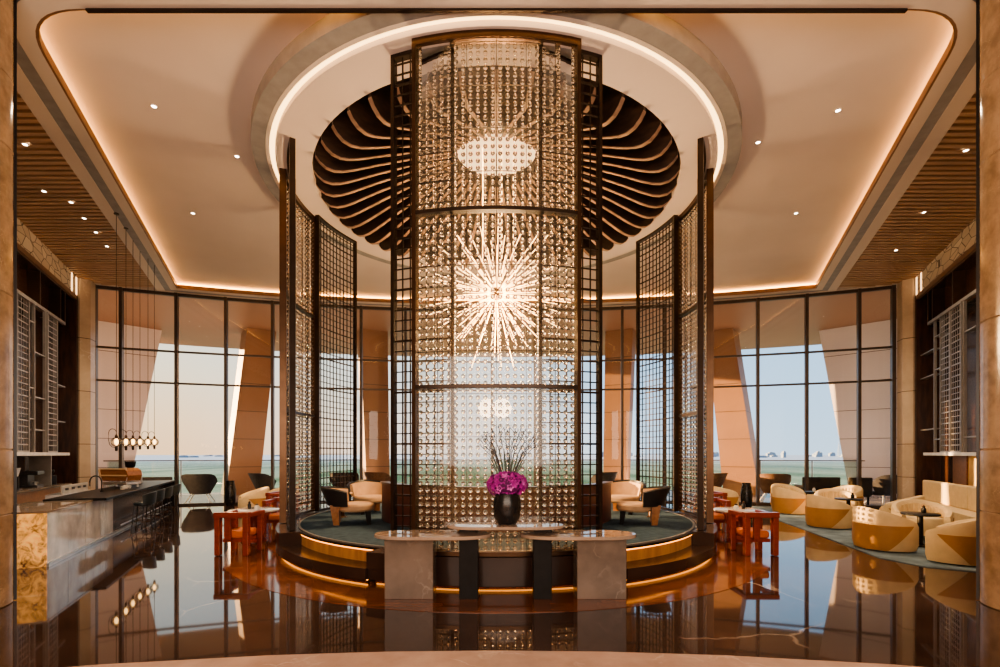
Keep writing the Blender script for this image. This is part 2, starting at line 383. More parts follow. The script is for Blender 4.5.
# ------------------------------------------------------------------ round platform
plat = MB(); plat.lathe([(3.85, 0), (3.85, .415)], (0, DC[1], 0), 128)
plat = struct(plat.build('platform', M['steps'], smooth=True))
mb = MB(); parc(mb, 3.84, 4.20, 24, 336, .055, .205, 110); parc(mb, 3.84, 4.14, -24, 24, .055, .205, 20); mb.build('step', M['steps'], plat, True)
mb = MB(); parc(mb, 3.8, 4.10, 24, 336, 0, .055, 110); parc(mb, 3.8, 4.0, -24, 24, 0, .055, 20); mb.build('plinth', M['blackwood'], plat, True)
for a0, a1, r in ((-24, 24, 4.18), (56.5, 122, 4.205), (-122, -56.5, 4.205), (150, 210, 4.205)):
    mb = MB(); parc(mb, 3.84, r, a0, a1, .205, .42, 24); mb.build('screen_base', M['steps'], plat, True)
for a0, a1 in ((24.2, 56.3), (-56.3, -24.2), (122.2, 149.8), (-149.8, -122.2)):
    mb = MB(); parc(mb, 3.85, 3.862, a0, a1, .205, .36, 20); mb.build('riser', M['stepwood'], plat, True)
    mb = MB(); parc(mb, 3.85, 3.885, a0, a1, .385, .42, 20); mb.build('nosing', M['bronze'], plat, True)
    mb = MB(); parc(mb, 3.862, 3.872, a0, a1, .365, .38, 20); mb.build('light_strip', M['stepled'], plat, True)
mb = MB(); parc(mb, 4.10, 4.115, 24.5, 335.5, .03, .05, 100); parc(mb, 4.0, 4.015, -23.5, 23.5, .03, .05, 20); mb.build('base_light_strip', M['stepled'], plat, True)
mb = MB(); mb.lathe([(3.80, .415), (3.80, .432)], (0, DC[1], 0), 128); mb.build('carpet', M['carpet'], plat, True)
mb = MB(); parc(mb, 3.80, 3.84, -180, 180, .415, .434, 128); mb.build('carpet_edge', M['silver'], plat, True)

# ------------------------------------------------------------------ ceiling
def offs(side, s): return s
near_y = 5.85
def coffer_poly(g=0.0):
    """coffer outline grown outwards by g"""
    pts = []
    xl, xf, yf = -5.62 , -10.35, 16.0
    R = 31.45 + g
    # left side line from (xl, near_y) to far
    dx, dy = (xf + 5.88), (yf - 6.27); L = math.hypot(dx, dy); u = (dx / L, dy / L); nrm = (-u[1], u[0])   # outward to the left
    ax, ay = -5.88 + nrm[0] * g, 6.27 + nrm[1] * g
    # meet near line
    t = (near_y - g - ay) / u[1]; cx, cy = ax + u[0] * t, ay + u[1] * t
    # rounded corner
    r = .75; ang = math.acos(max(-1, min(1, -u[0])))    # angle of the corner
    half = (PI - math.acos(-(-u[0]))) / 2
    p1 = (cx + r, cy); p0 = (cx + u[0] * r, cy + u[1] * r)
    left = [p1]
    for k in range(1, 9):
        q = k / 9
        left.append(((1 - q) ** 2 * p1[0] + 2 * q * (1 - q) * cx + q * q * p0[0], (1 - q) ** 2 * p1[1] + 2 * q * (1 - q) * cy + q * q * p0[1]))
    left.append(p0)
    # far end: intersection of side line with arc
    for k in range(2000):
        x, y = ax + u[0] * k * .01, ay + u[1] * k * .01
        if math.hypot(x - FC[0], y - FC[1]) >= R: break
    th = math.degrees(math.atan2(-x, y - FC[1]))
    arc = [fac(-th + (2 * th) * i / 24, R) for i in range(25)]
    right = [(-px, py) for px, py in reversed(left)]
    return left + arc + right           # clockwise seen from above: near-left corner, far arc, near-right corner
c0 = coffer_poly(0)
N0 = len(c0)
def ring_face(mb, inner, outer, z0, z1):
    n = len(inner)
    vs = [(x, y, z0) for x, y in inner] + [(x, y, z0) for x, y in outer] + [(x, y, z1) for x, y in inner] + [(x, y, z1) for x, y in outer]
    fs = []
    for i in range(n):
        j = (i + 1) % n
        fs += [(i, j, n + j, n + i), (2 * n + i, 2 * n + j, 3 * n + j, 3 * n + i), (i, j, 2 * n + j, 2 * n + i), (n + i, n + j, 3 * n + j, 3 * n + i)]
    mb.add(vs, fs)
ceil = MB(); cg = coffer_poly(.55)
# coffer plate with a round hole above the pavilion
def plate_with_hole(mb, poly, R, z, z2):
    n = 120; inner = []; outer = []
    import itertools
    for i in range(n):
        a = 2 * PI * i / n; d = (K(a), S(a)); inner.append((DC[0] + R * d[0], DC[1] + R * d[1]))
        best = 1e9
        for k in range(len(poly)):
            (x1, y1), (x2, y2) = poly[k], poly[(k + 1) % len(poly)]
            ex, ey = x2 - x1, y2 - y1; den = d[0] * ey - d[1] * ex
            if abs(den) < 1e-9: continue
            t = ((x1 - DC[0]) * ey - (y1 - DC[1]) * ex) / den; q = ((x1 - DC[0]) * d[1] - (y1 - DC[1]) * d[0]) / den
            if t > 0 and -1e-6 <= q <= 1 + 1e-6: best = min(best, t)
        best = max(best, R + .01); outer.append((DC[0] + best * d[0], DC[1] + best * d[1]))
    ring_face(mb, inner, outer, z, z2)
plate_with_hole(ceil, [(x, y) for x, y in coffer_poly(.25)], 4.1, 7.22, 7.3)
ceil = struct(ceil.build('ceiling', M['plaster']))
fo = coffer_poly(.03)
mb = MB(); ring_face(mb, c0, fo, ZC - .005, 7.12); mb.build('coffer_trim', M['copper'], ceil)
mb = MB(); ring_face(mb, coffer_poly(.10), coffer_poly(.13), 7.10, 7.20); mb.build('cove_light_strip', M['cove'], ceil)
mb = MB(); ring_face(mb, coffer_poly(.03), coffer_poly(.22), ZC - .012, 7.08); mb.build('soffit_inner_band', M['soffit'], ceil)
mb = MB(); ring_face(mb, coffer_poly(.22), coffer_poly(.40), ZC - .005, 7.08); mb.build('soffit_stone_band', M['greystone'], ceil)
mb = MB(); ring_face(mb, coffer_poly(.40), coffer_poly(.64), ZC - .012, 7.3); mb.build('soffit_outer_band', M['soffit'], ceil)
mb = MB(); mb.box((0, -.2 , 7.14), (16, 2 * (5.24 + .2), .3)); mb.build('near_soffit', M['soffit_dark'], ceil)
mb = MB(); mb.box((0, near_y - .02, 6.98), (9.75, .04, .04)); mb.build('near_edge_trim', M['bronze'], ceil)
# far soffit strip up to the glass, and a lid so no sky leaks in
mb = MB(); farc(mb, 31.9, FR + .3, -24.5, 24.5, ZC - .02, 7.3, 40); mb.build('far_soffit', M['soffit'], ceil)
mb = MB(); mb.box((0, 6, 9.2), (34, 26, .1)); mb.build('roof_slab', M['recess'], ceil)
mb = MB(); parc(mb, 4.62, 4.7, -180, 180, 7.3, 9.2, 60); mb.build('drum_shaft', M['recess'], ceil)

# pavilion ring in the ceiling
ring = MB(); parc(ring, 4.36, 4.58, -180, 180, 7.0, 7.23, 120)
ring = struct(ring.build('ceiling_ring', M['greystone'], smooth=True))
mb = MB(); parc(mb, 4.30, 4.36, -180, 180, 6.995, 7.23, 120); mb.build('ring_lip', M['soffit'], ring, True)
mb = MB(); parc(mb, 4.20, 4.30, -180, 180, 7.03, 7.06, 120); mb.build('ring_light_strip', M['ringled'], ring, True)
mb = MB(); parc(mb, 3.60, 4.21, -180, 180, 6.95, 7.1, 120); mb.build('ring_soffit', M['plaster'], ring, True)
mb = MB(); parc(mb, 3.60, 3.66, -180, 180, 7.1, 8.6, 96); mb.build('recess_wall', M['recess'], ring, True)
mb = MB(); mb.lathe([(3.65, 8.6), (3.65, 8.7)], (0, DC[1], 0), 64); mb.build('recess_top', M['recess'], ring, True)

# fins
fins = thing('ceiling_rosette', 'dark rosette of radial curved fins recessed in the round ceiling opening', 'ceiling feature', (0, DC[1], 7.0))
prof = [(0, 5.22), (.02, 5.13), (.05, 5.06), (.09, 5.04), (.13, 5.07), (.18, 5.14), (.25, 5.26), (.32, 5.38), (.39, 5.49), (.48, 5.64), (.58, 5.80), (.75, 6.05)]
NF = 46
def fin_mesh():
    a = MB(); t2 = .022
    pts = [(3.57 - 3.57 * t, EYE + z) for t, z in prof]
    for sgn in (0,):
        lo = [(r, z) for r, z in pts]; hi = [(r, z + .02) for r, z in pts]
    n = len(pts); vs = []
    for r, z in pts: vs += [(r, -t2, z), (r, t2, z), (r, t2, z + .6), (r, -t2, z + .6)]
    rings = [vs[4 * i:4 * i + 4] for i in range(n)]
    a.loft(rings); b = MB()
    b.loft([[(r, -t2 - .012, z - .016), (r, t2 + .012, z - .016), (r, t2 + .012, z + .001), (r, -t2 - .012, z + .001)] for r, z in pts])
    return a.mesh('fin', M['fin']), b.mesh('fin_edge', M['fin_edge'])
fa, fb = fin_mesh()
for k in range(NF):
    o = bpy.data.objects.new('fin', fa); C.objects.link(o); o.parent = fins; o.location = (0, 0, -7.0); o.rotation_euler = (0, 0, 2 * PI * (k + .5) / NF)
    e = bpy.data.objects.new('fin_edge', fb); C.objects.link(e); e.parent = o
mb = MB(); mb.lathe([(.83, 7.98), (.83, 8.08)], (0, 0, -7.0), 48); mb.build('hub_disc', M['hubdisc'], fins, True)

# ------------------------------------------------------------------ screens of the pavilion
Z0, Z1 = .432, 6.95
def ball_screen(label, p0, p1, midR=4.12):
    pc = (p0 + p1) / 2; loc = (*pol(pc, midR), Z0)
    t = thing('glass_ball_screen', label, 'screen', loc)
    w = math.degrees(.05 / midR)
    for a in (p0, p1 - w):
        mb = MB(); parc(mb, midR - .07, midR + .05, a, a + w, Z0, Z1, 2); W(mb.build('post', M['brown_metal'], t), t)
    mb = MB(); parc(mb, midR - .06, midR + .05, p0 + w, p1 - w, Z1 - .09, Z1, 20); W(mb.build('top_rail', M['brown_metal'], t, True), t)
    mb = MB(); parc(mb, midR - .06, midR + .05, p0 + w, p1 - w, Z0, Z0 + .05, 20); W(mb.build('bottom_rail', M['brown_metal'], t, True), t)
    for z in (4.745, 2.545):
        mb = MB(); parc(mb, midR - .05, midR + .055, p0 + w, p1 - w, z - .022, z + .022, 20); W(mb.build('cross_rail', M['bronze'], t, True), t)
    # wires and balls
    sp = .0895; arc = rad(p1 - p0 - 2 * w) * midR; nc = int(arc / sp); st = (p1 - p0 - 2 * w) / nc
    zs = []; z = Z0 + .05 + sp / 2
    while z < Z1 - .12:
        if all(abs(z - q) > .04 for q in (4.745, 2.545)): zs.append(z)
        z += sp
    mb = MB(); cols = [p0 + w + st * (i + .5) for i in range(nc)]
    for a in cols[2::4]:
        x, y = pol(a + st / 2, midR); mb.box((x, y, (Z0 + Z1) / 2), (.007, .012, Z1 - Z0 - .1), rad(a))
    for k, z in enumerate(zs[3::6]): parc(mb, midR - .005, midR + .005, p0 + w, p1 - w, z + sp / 2 - .004, z + sp / 2 + .004, 12)
    W(mb.build('wire_grid', M['bronze'], t), t)
    sh = MB(); n = 28; a0, a1 = p0 + w, p1 - w; cc = [pol(a0 + (a1 - a0) * i / n, midR + .024) for i in range(n + 1)]
    for i in range(n): sh.add([(*cc[i], Z0 + .05), (*cc[i + 1], Z0 + .05), (*cc[i + 1], Z1 - .09), (*cc[i], Z1 - .09)], [(0, 1, 2, 3)])
    W(sh.build('glass_sheet', M['sheet'], t, 'all'), t)
    pos = [(*pol(a, midR - .01), z) for a in cols for z in zs]
    pos.sort(key=lambda q: (round(q[1], 2), abs(q[2] - EYE)))
    proto = MB().ball((0, 0, 0), .029, 14, 9).mesh('glass_ball', M['ball'], 'all')
    for q in pos[:100]:
        o = bpy.data.objects.new('glass_ball', proto); C.objects.link(o); o.parent = t; o.location = Vector(q) - Vector(loc)
    base = MB().ball((0, 0, 0), .029, 12, 8); vs, fs = [], []
    for q in pos[100:]:
        n = len(vs); vs += [(v[0] + q[0], v[1] + q[1], v[2] + q[2]) for v in base.v]; fs += [tuple(i + n for i in f) for f in base.f]
    me = bpy.data.meshes.new('glass_balls'); me.from_pydata(vs, [], fs); me.materials.append(M['ball'])
    me.polygons.foreach_set('use_smooth', [True] * len(me.polygons)); me.update()
    o = bpy.data.objects.new('glass_ball_field', me); C.objects.link(o); o.parent = t; o['kind'] = 'stuff'; W(o, t)
    return t
ball_screen('tall curved screen of glass balls facing front, behind the flower vase', -14.9, 14.9)
ball_screen('curved glass ball screen on the left side of the round platform', -99.5, -72.8)
ball_screen('curved glass ball screen on the right side of the round platform', 72.8, 99.5)

def lattice(label, p0, p1, cw=.125, ch=.135, R=3.98):
    pc = (p0 + p1) / 2; loc = (*pol(pc, R), Z0)
    t = thing('lattice_screen', label, 'screen', loc)
    w = math.degrees(.045 / R)
    for a in (p0, p1 - w):
        mb = MB(); parc(mb, R - .05, R + .04, a, a + w, Z0, Z1, 2); W(mb.build('post', M['bronze'], t), t)
    mb = MB(); parc(mb, R - .05, R + .04, p0 + w, p1 - w, Z1 - .05, Z1, 8); W(mb.build('top_rail', M['bronze'], t), t)
    mb = MB(); parc(mb, R - .05, R + .04, p0 + w, p1 - w, Z0, Z0 + .05, 8); W(mb.build('bottom_rail', M['bronze'], t), t)
    arc = rad(p1 - p0 - 2 * w) * R; nc = max(2, round(arc / cw)); st = (p1 - p0 - 2 * w) / nc; b = math.degrees(.007 / R)
    mb = MB()
    for i in range(1, nc):
        a = p0 + w + st * i; parc(mb, R - .012, R + .008, a - b, a + b, Z0 + .05, Z1 - .05, 1)
    W(mb.build('upright_bars', M['bronze'], t), t)
    mb = MB(); z = Z0 + .05 + ch; k = 0
    while z < Z1 - .08:
        h = .013 if k % 5 == 4 else .007
        parc(mb, R - .012, R + .008, p0 + w, p1 - w, z - h, z + h, 8); z += ch; k += 1
    W(mb.build('cross_bars', M['bronze'], t), t)
    return t
lattice('dark lattice screen left of the front glass ball screen', -20.3, -7.7, .115)
lattice('dark lattice screen right of the front glass ball screen', 7.7, 20.3, .115)
lattice('dark lattice screen at the near end of the left glass ball screen', -77.5, -58.4)
lattice('dark lattice screen at the far end of the left glass ball screen', -118.7, -97.7)
lattice('dark lattice screen at the near end of the right glass ball screen', 58.4, 77.5)
lattice('dark lattice screen at the far end of the right glass ball screen', 97.7, 118.7)

# chandelier
cz = 5.05
ch = thing('starburst_chandelier', 'glowing starburst chandelier of radiating glass rods inside the pavilion', 'chandelier', (0, DC[1], cz))
mb = MB(); mb.ball((0, 0, 0), .14, 24, 14); mb.build('hub', M['brown_metal'], ch, True)
rods = 96
for k in range(rods):
    z = 1 - 2 * (k + .5) / rods; a = k * 2.39996; q = math.sqrt(1 - z * z)
    d = Vector((q * K(a), q * S(a), z)); l0 = .13; l1 = .95 + .85 * random.random()
    o = MB().tube([d * l0, d * l1], .0055, 6).build('rod', M['rodled'], ch)
mb = MB(); mb.tube([(0, 0, .13), (0, 0, 2.92)], .012, 6); mb.build('stem', M['brown_metal'], ch)
for k in range(5):
    a = 2 * PI * k / 5; mb = MB(); mb.tube([(.35 * K(a), .35 * S(a), .6 + .25 * (k % 3)), (.35 * K(a), .35 * S(a), 2.92)], .005, 6); mb.build('glass_cord', M['rodled'], ch)

# round bench in the pavilion
bz = .432
bn = thing('round_banquette', 'dark round banquette wall with pale capping in the middle of the platform', 'banquette', (0, DC[1], bz))
def barc(r0, r1, a0, a1, z0, z1, n=48): return MB().arc((0, 0), r0, r1, a0, a1, z0, z1, n)
barc(2.22, 2.33, 195, 345, 0, .70).build('back_panel', plain('oxblood_panel', (.075, .022, .016), .5), bn, True)
barc(2.19, 2.36, 195, 345, .70, .735).build('capping', M['brown_metal'], bn, True)
barc(1.62, 2.21, 196, 344, .1, .40).build('seat', M['shelfback'], bn, True, .02)
for k in range(9):
    a = 197 + 16.4 * k; barc(2.04, 2.21, a, a + 15.6, .405, .69, 8).build('back_cushion', plain('oxblood_leather', (.16, .035, .022), .5) if k == 0 else bpy.data.materials['oxblood_leather'], bn, True, .02)

# ------------------------------------------------------------------ consoles, vase, flowers
def stadium(x0, x1, y0, y1, z0, z1):
    r = (y1 - y0) / 2; cy = (y0 + y1) / 2; pts = []
    for i in range(13): a = -PI / 2 + PI * i / 12; pts.append((x1 - r * 1.6 + 1.6 * r * K(a), cy + r * S(a)))
    for i in range(13): a = PI / 2 + PI * i / 12; pts.append((x0 + r * 1.6 + 1.6 * r * K(a), cy + r * S(a)))
    return MB().prism(pts, z0, z1)
FYc = 5.71
def px(x, D): return (x - CX) / F * D
for side in (-1, 1):
    pv = (369, 491, 384, 433, 459, 478) if side < 0 else (642, 521, 627, 577.5, 552, 533.5)
    xs = [px(v, FYc if k > 1 else 5.52) for k, v in enumerate(pv)]
    lo, hi = min(xs[:2]), max(xs[:2])
    t = thing('console_table', 'low stone console table on the %s with block base and black post' % ('left' if side < 0 else 'right'), 'table', ((lo + hi) / 2, FYc + .18, 0))
    W(stadium(lo, hi, 5.50, FYc + .325, .728, .768).build('tabletop', M['tabletop'], t, True, .006), t)
    a, b = min(xs[2:4]), max(xs[2:4]); mb = MB(); mb.box(((a + b) / 2, FYc + .17, .35), (b - a, .31, .70)); mb.box(((a + b) / 2, FYc + .17, .712), (b - a - .04, .27, .034)); W(mb.build('block_base', M['baseblock'], t, bevel=.008), t)
    a, b = min(xs[4:]), max(xs[4:]); mb = MB(); mb.box(((a + b) / 2, FYc + .09, .364), (b - a, .16, .728)); W(mb.build('post_leg', M['blackwood'], t, bevel=.006), t)
t = thing('console_table', 'taller console table in the middle under the flower vase', 'table', (0.1, FYc + .25, 0))
a, b = px(446, 5.7), px(565, 5.7)
W(stadium(a, b, 5.58, FYc + .325, .83, .866).build('tabletop', M['tabletop'], t, True, .006), t)
for x0, x1 in ((459.5, 477.5), (534, 552)):
    a, b = px(x0, FYc + .17), px(x1, FYc + .17)
    mb = MB(); mb.box(((a + b) / 2, FYc + .255, .415), (b - a, .13, .83)); W(mb.build('post_leg', M['blackwood'], t, bevel=.006), t)
vx = px(507, 5.84); vy = 5.84
t = thing('vase', 'black rounded ceramic vase on the middle console table', 'vase', (vx, vy, .866))
mb = MB(); mb.lathe([(.085, 0), (.115, .01), (.15, .08), (.168, .19), (.160, .30), (.140, .365), (.125, .37), (.125, .33), (.1, .1)], n=32)
mb.build('vase_body', M['vase'], t, True)
b = thing('flower_bouquet', 'dense magenta orchid bouquet with tall dark twigs in the black vase', 'flowers', (vx, vy, .866 + .37))
def blossom():
    mb = MB()
    for k in range(5):
        a = 2 * PI * k / 5; u = Vector((K(a), S(a), .25)); w = Vector((-S(a), K(a), 0))
        mb.add([(0, 0, 0), tuple(u * .022 + w * .014 + Vector((0, 0, .004))), tuple(u * .042), tuple(u * .022 - w * .014 + Vector((0, 0, .004)))], [(0, 1, 2, 3)])
    mb.ball((0, 0, .006), .007, 6, 4); return mb
bm1 = blossom().mesh('blossom', M['petal'], True); bm2 = blossom().mesh('blossom', M['petal2'], True)
for k in range(98):
    z = 1 - 2 * (k + .5) / 98; a = k * 2.39996; q = math.sqrt(1 - z * z); rr = .93 + .14 * random.random()
    d = Vector((q * K(a), q * S(a), z)); p = Vector((d.x * .225 * rr, d.y * .17 * rr, .105 + d.z * .135 * rr))
    o = bpy.data.objects.new('blossom', random.choice((bm1, bm1, bm2))); C.objects.link(o); o.parent = b; o.location = p
    o.rotation_euler = d.to_track_quat('Z', 'Y').to_euler(); s = 1.05 + .4 * random.random(); o.scale = (s, s, s)
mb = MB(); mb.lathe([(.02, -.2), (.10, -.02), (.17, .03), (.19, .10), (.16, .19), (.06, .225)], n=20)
mb.build('flower_heart', plain('painted_petal_shade', (.10, .008, .085), .8), b, True)  # dark filler body, shade between the blossoms put into its colour
for k in range(16):
    a = PI * (k + .5) / 16; dx = K(a) * .36; dy = .10 * S(k * 2.1); h = .45 + .22 * S(a) + .05 * random.random()
    pts = [Vector((dx * .15, 0, .15)), Vector((dx * .45 + .02 * S(k), dy * .5, .15 + h * .5)), Vector((dx, dy, .1 + h))]
    mb = MB(); mb.tube(pts, .006, 5, .003)
    for j in range(10):
        q = .3 + .07 * j; c = pts[1].lerp(pts[2], (q - .3) / .7); e = c + Vector((random.uniform(-.05, .05), random.uniform(-.03, .03), random.uniform(.03, .07)))
        mb.tube([c, e], .003, 4, .002); mb.ball(tuple(e), .006, 5, 4)
    mb.build('twig', M['twig'], b)
for k in range(12):
    a = PI * (k + .5) / 12; dx = K(a) * .25; h = .26 + .12 * S(a)
    p0 = Vector((dx * .3, .01 * (k % 3 - 1), .17)); p1 = Vector((dx, .02 * (k % 3 - 1), .17 + h)); w = Vector((S(a), 0, -K(a))) * .011; m1 = p0.lerp(p1, .5)
    mb = MB(); mb.add([p0, m1 + w, p1, m1 - w], [(0, 1, 2, 3)]); mb.build('leaf', M['leaf'], b)

# ------------------------------------------------------------------ foreground columns
for side in (-1, 1):
    cx, cy, r = side * 5.97, 5.32, .52
    t = thing('stone_column', 'round brown travertine column at the %s edge of the hall' % ('left' if side < 0 else 'right'), 'column', (cx, cy, 0))
    zj = [0, 1.02, 1.75, 3.5, 5.15, 5.95, 6.99] if side < 0 else [0, 1.05, 1.75, 3.2, 5.0, 5.9, 6.99]
    for z0, z1 in zip(zj, zj[1:]):
        mb = MB(); mb.lathe([(r - .012, z0), (r, z0 + .012), (r, z1 - .012), (r - .012, z1)], n=56); mb.build('stone_drum', M['travertine'], t, True)
    a = math.atan2(-cy, -cx) + side * math.acos(r / math.hypot(cx, cy)) * -1
    a = math.atan2(-cy, -cx); b = math.acos(r / math.hypot(cx, cy)); ang = a - b if side > 0 else a + b
    mb = MB(); mb.box((r * 1.0 * K(ang), r * 1.0 * S(ang), 3.5), (.05, .03, 6.98), ang); mb.build('edge_strip', M['screen'], t)

# ------------------------------------------------------------------ side walls with shelving, mirrored
def wall_side(side):
    A = Vector((side * 10.75, 11.0, 0)); u = Vector((side * .4424, .8968, 0)); nr = Vector((-side * .8968, .4424, 0)) * 1.0
    nr = Vector((-side * .8968, .4424 , 0))
    rz = math.atan2(u.y, u.x)
    def at(s, d, z): p = A + u * s + nr * d; return (p.x, p.y, z)
    nm = 'left' if side < 0 else 'right'
    def bx(mb, s0, s1, d0, d1, z0, z1): return mb.box(at((s0 + s1) / 2, (d0 + d1) / 2, (z0 + z1) / 2), (s1 - s0, d1 - d0, z1 - z0), rz)
    wl = MB(); bx(wl, -14, 4.4, -.75, -.6, 0, 7.0); wl = struct(wl.build('wall_' + nm, M['beige_stone']))
    mb = MB(); bx(mb, -14, 4.12, -.6, .0, 6.42, 7.0); mb.build('stone_cladding', M['crazy'], wl)
    mb = MB(); bx(mb, -14, -4, -.6, .0, 0, 6.42); mb.build('near_panelling', M['travertine'], wl)
    # lit slots
    for s in (3.62, 4.02):
        mb = MB(); bx(mb, s - .05, s + .05, 0, .012, 6.45, 6.97); mb.build('light_slot', M['slotled'], wl)
    # shelving
    t = thing('shelving_unit', 'tall dark wood wall shelving with metal screens on the %s side' % nm, 'shelving', at(1.2, -.25, 0))
    def part(name, m, s0, s1, d0, d1, z0, z1, bev=0, parent=None):
        mb = MB(); bx(mb, s0, s1, d0, d1, z0, z1); o = mb.build(name, m, parent or t, bevel=bev)
        if parent is None: W(o, t)
        return o
    part('back_panel', M['shelfback'], -4, 4.1, -.6, -.55, 0, 6.42)
    part('top_panel', M['shelfback'], -4, 4.0, -.55, -.05, 6.28, 6.34)
    part('fascia_panel', M['shelfback'], -4, 4.0, -.56, -.30, 5.44, 6.28)
    part('side_panel', M['shelfback'], 4.0, 4.12, -.55, .02, 0, 6.42)
    part('header', M['copper'], -4, 4.0, -.05, .02, 6.30, 6.42)
    part('top_rail', M['silver'], -2, 3.3, -.12, -.05, 5.36, 5.44)
    part('main_shelf', M['shelfwhite'], -2, 3.35, -.5, .03, 1.66, 1.74)
    for s in (1.5, 2.95, 3.3): part('upper_divider', M['brown_metal'], s - .02, s + .02, -.5, -.06, 5.44, 6.3)
    if side < 0: scr = ((-.75, -.05), (.0, .66), (1.82, 2.5)); ups = (.68, 1.1, 1.8, 2.52); sh = ((.68, 1.1, 4.9), (.68, 1.1, 3.3), (1.1, 1.8, 4.2), (1.1, 1.8, 3.1), (1.1, 1.8, 2.3), (.68, 1.1, 2.55), (2.52, 3.3, 3.6), (2.52, 3.3, 2.6))
    else: scr = ((.82, 1.48), (1.5, 2.16)); ups = (.0, .78, 2.2, 2.75); sh = ((2.2, 2.75, 4.9), (2.2, 2.75, 4.0), (2.75, 3.9, 4.6), (2.75, 3.9, 3.9), (2.75, 3.9, 2.4), (.0, .78, 4.6), (0, .78, 2.1), (2.2, 2.75, 2.1))
    for s in ups: part('upright', M['silver'], s - .018, s + .018, -.10, -.04, 1.74, 5.36)
    for s0, s1, z in sh: part('shelf', M['silver'], s0 + .02, s1 - .02, -.2, -.05, z - .015, z + .015)
    for s0, s1 in scr:
        fr = MB()
        for s in (s0, s1): bx(fr, s - .015, s + .015, -.04, .0, 1.74, 5.36)
        bx(fr, s0, s1, -.04, .0, 1.74, 1.78); bx(fr, s0, s1, -.04, 0, 5.32, 5.36)
        f = W(fr.build('metal_screen', M['silver'], t), t)
        gr = MB()
        for k in range(1, 5): s = s0 + (s1 - s0) * k / 5; bx(gr, s - .008, s + .008, -.03, -.02, 1.78, 5.32)
        for k in range(1, 25):
            z = 1.78 + 3.54 * k / 25; h = .014 if k % 2 else .008; bx(gr, s0, s1, -.032, -.02, z - h, z + h)
        gr.build('screen_grid', M['silver'], f)
    if side < 0:
        part('lower_cabinet', M['bandwood'], -2, 3.3, -.5, .05, 0, .82)
        part('cabinet_top', M['baseblock'], -2.02, 3.32, -.52, .08, .82, .87)
        part('splashback', M['travertine'], -2, 1.2, -.55, -.5, .87, 1.66)
        part('lower_divider', M['silver'], 2.2, 2.24, -.5, -.05, .87, 1.66)
    else:
        part('amber_panel', M['bandwood'], 1.9, 2.8, -.55, -.45, .0, 1.66)
        part('cream_panel', M['cream'], -2, 1.88, -.55, -.48, .0, 1.66)
    # stone pier at the end, against the glass
    q = [(side * 12.52, 14.72), (side * 12.36, 14.92), (side * 12.50, 15.30), (side * 13.4, 15.3), (side * 13.3, 14.72)]
    zs = [0, 1.0, 2.0, 3.6, 5.2, 6.99]
    pr = MB(); pr.prism(q, 0, 6.99); pr = struct(pr.build('trim_%d' % (1 if side < 0 else 2), M['beige_stone'], bevel=.01))
    q2 = [(x + (-.006 * side if i < 3 else 0), y - .006) for i, (x, y) in enumerate(q)]
    mb = MB()
    for z in zs[1:-1]: mb.prism(q2, z - .008, z + .008)
    mb.build('joint_line', M['bronze'], pr)
    return at, rz, bx
atL, rzL, bxL = wall_side(-1)
atR, rzR, bxR = wall_side(1)

# slatted side ceilings
for side in (-1, 1):
    cg = coffer_poly(.62); left = [p for p in cg[9:]][0:1]
    nmesh = MB(); back = MB()
    dx, dy = -4.47, 9.73; L = math.hypot(dx, dy); u = (dx / L, dy / L); nrm = (-u[1], u[0])
    ax, ay = -5.88 + nrm[0] * .63, 6.27 + nrm[1] * .63
    y = 4.6
    while y < 15.6:
        x1 = ax + u[0] * ((y - ay) / u[1])
        x0 = -10.75 - .493 * (y - 11.0) - .1
        if y > 14.6: x0 = -12.9
        if y > 14.95: x0 = max(x0, -math.sqrt(max(0, 31.9 ** 2 - (y + 14.1) ** 2)))
        if x1 - x0 > .1:
            # slats fan out: tilt a little towards the wall normal
            c = ((x0 + x1) / 2 * -side, y, 7.02); nmesh.box(c, (x1 - x0, .085, .06), 0)
        y += .16
    xa = lambda y: -side * (ax + u[0] * ((y - ay) / u[1]))
    back.add([(xa(4.4) , 4.4, 7.12), (side * 13.6, 4.4, 7.12), (side * 13.6, 15.7, 7.12), (xa(15.7), 15.7, 7.12)], [(0, 1, 2, 3)])
    o = struct(nmesh.build('slatted_ceiling', M['slat']))
    back.build('slat_backing', M['slat_gap'], o)

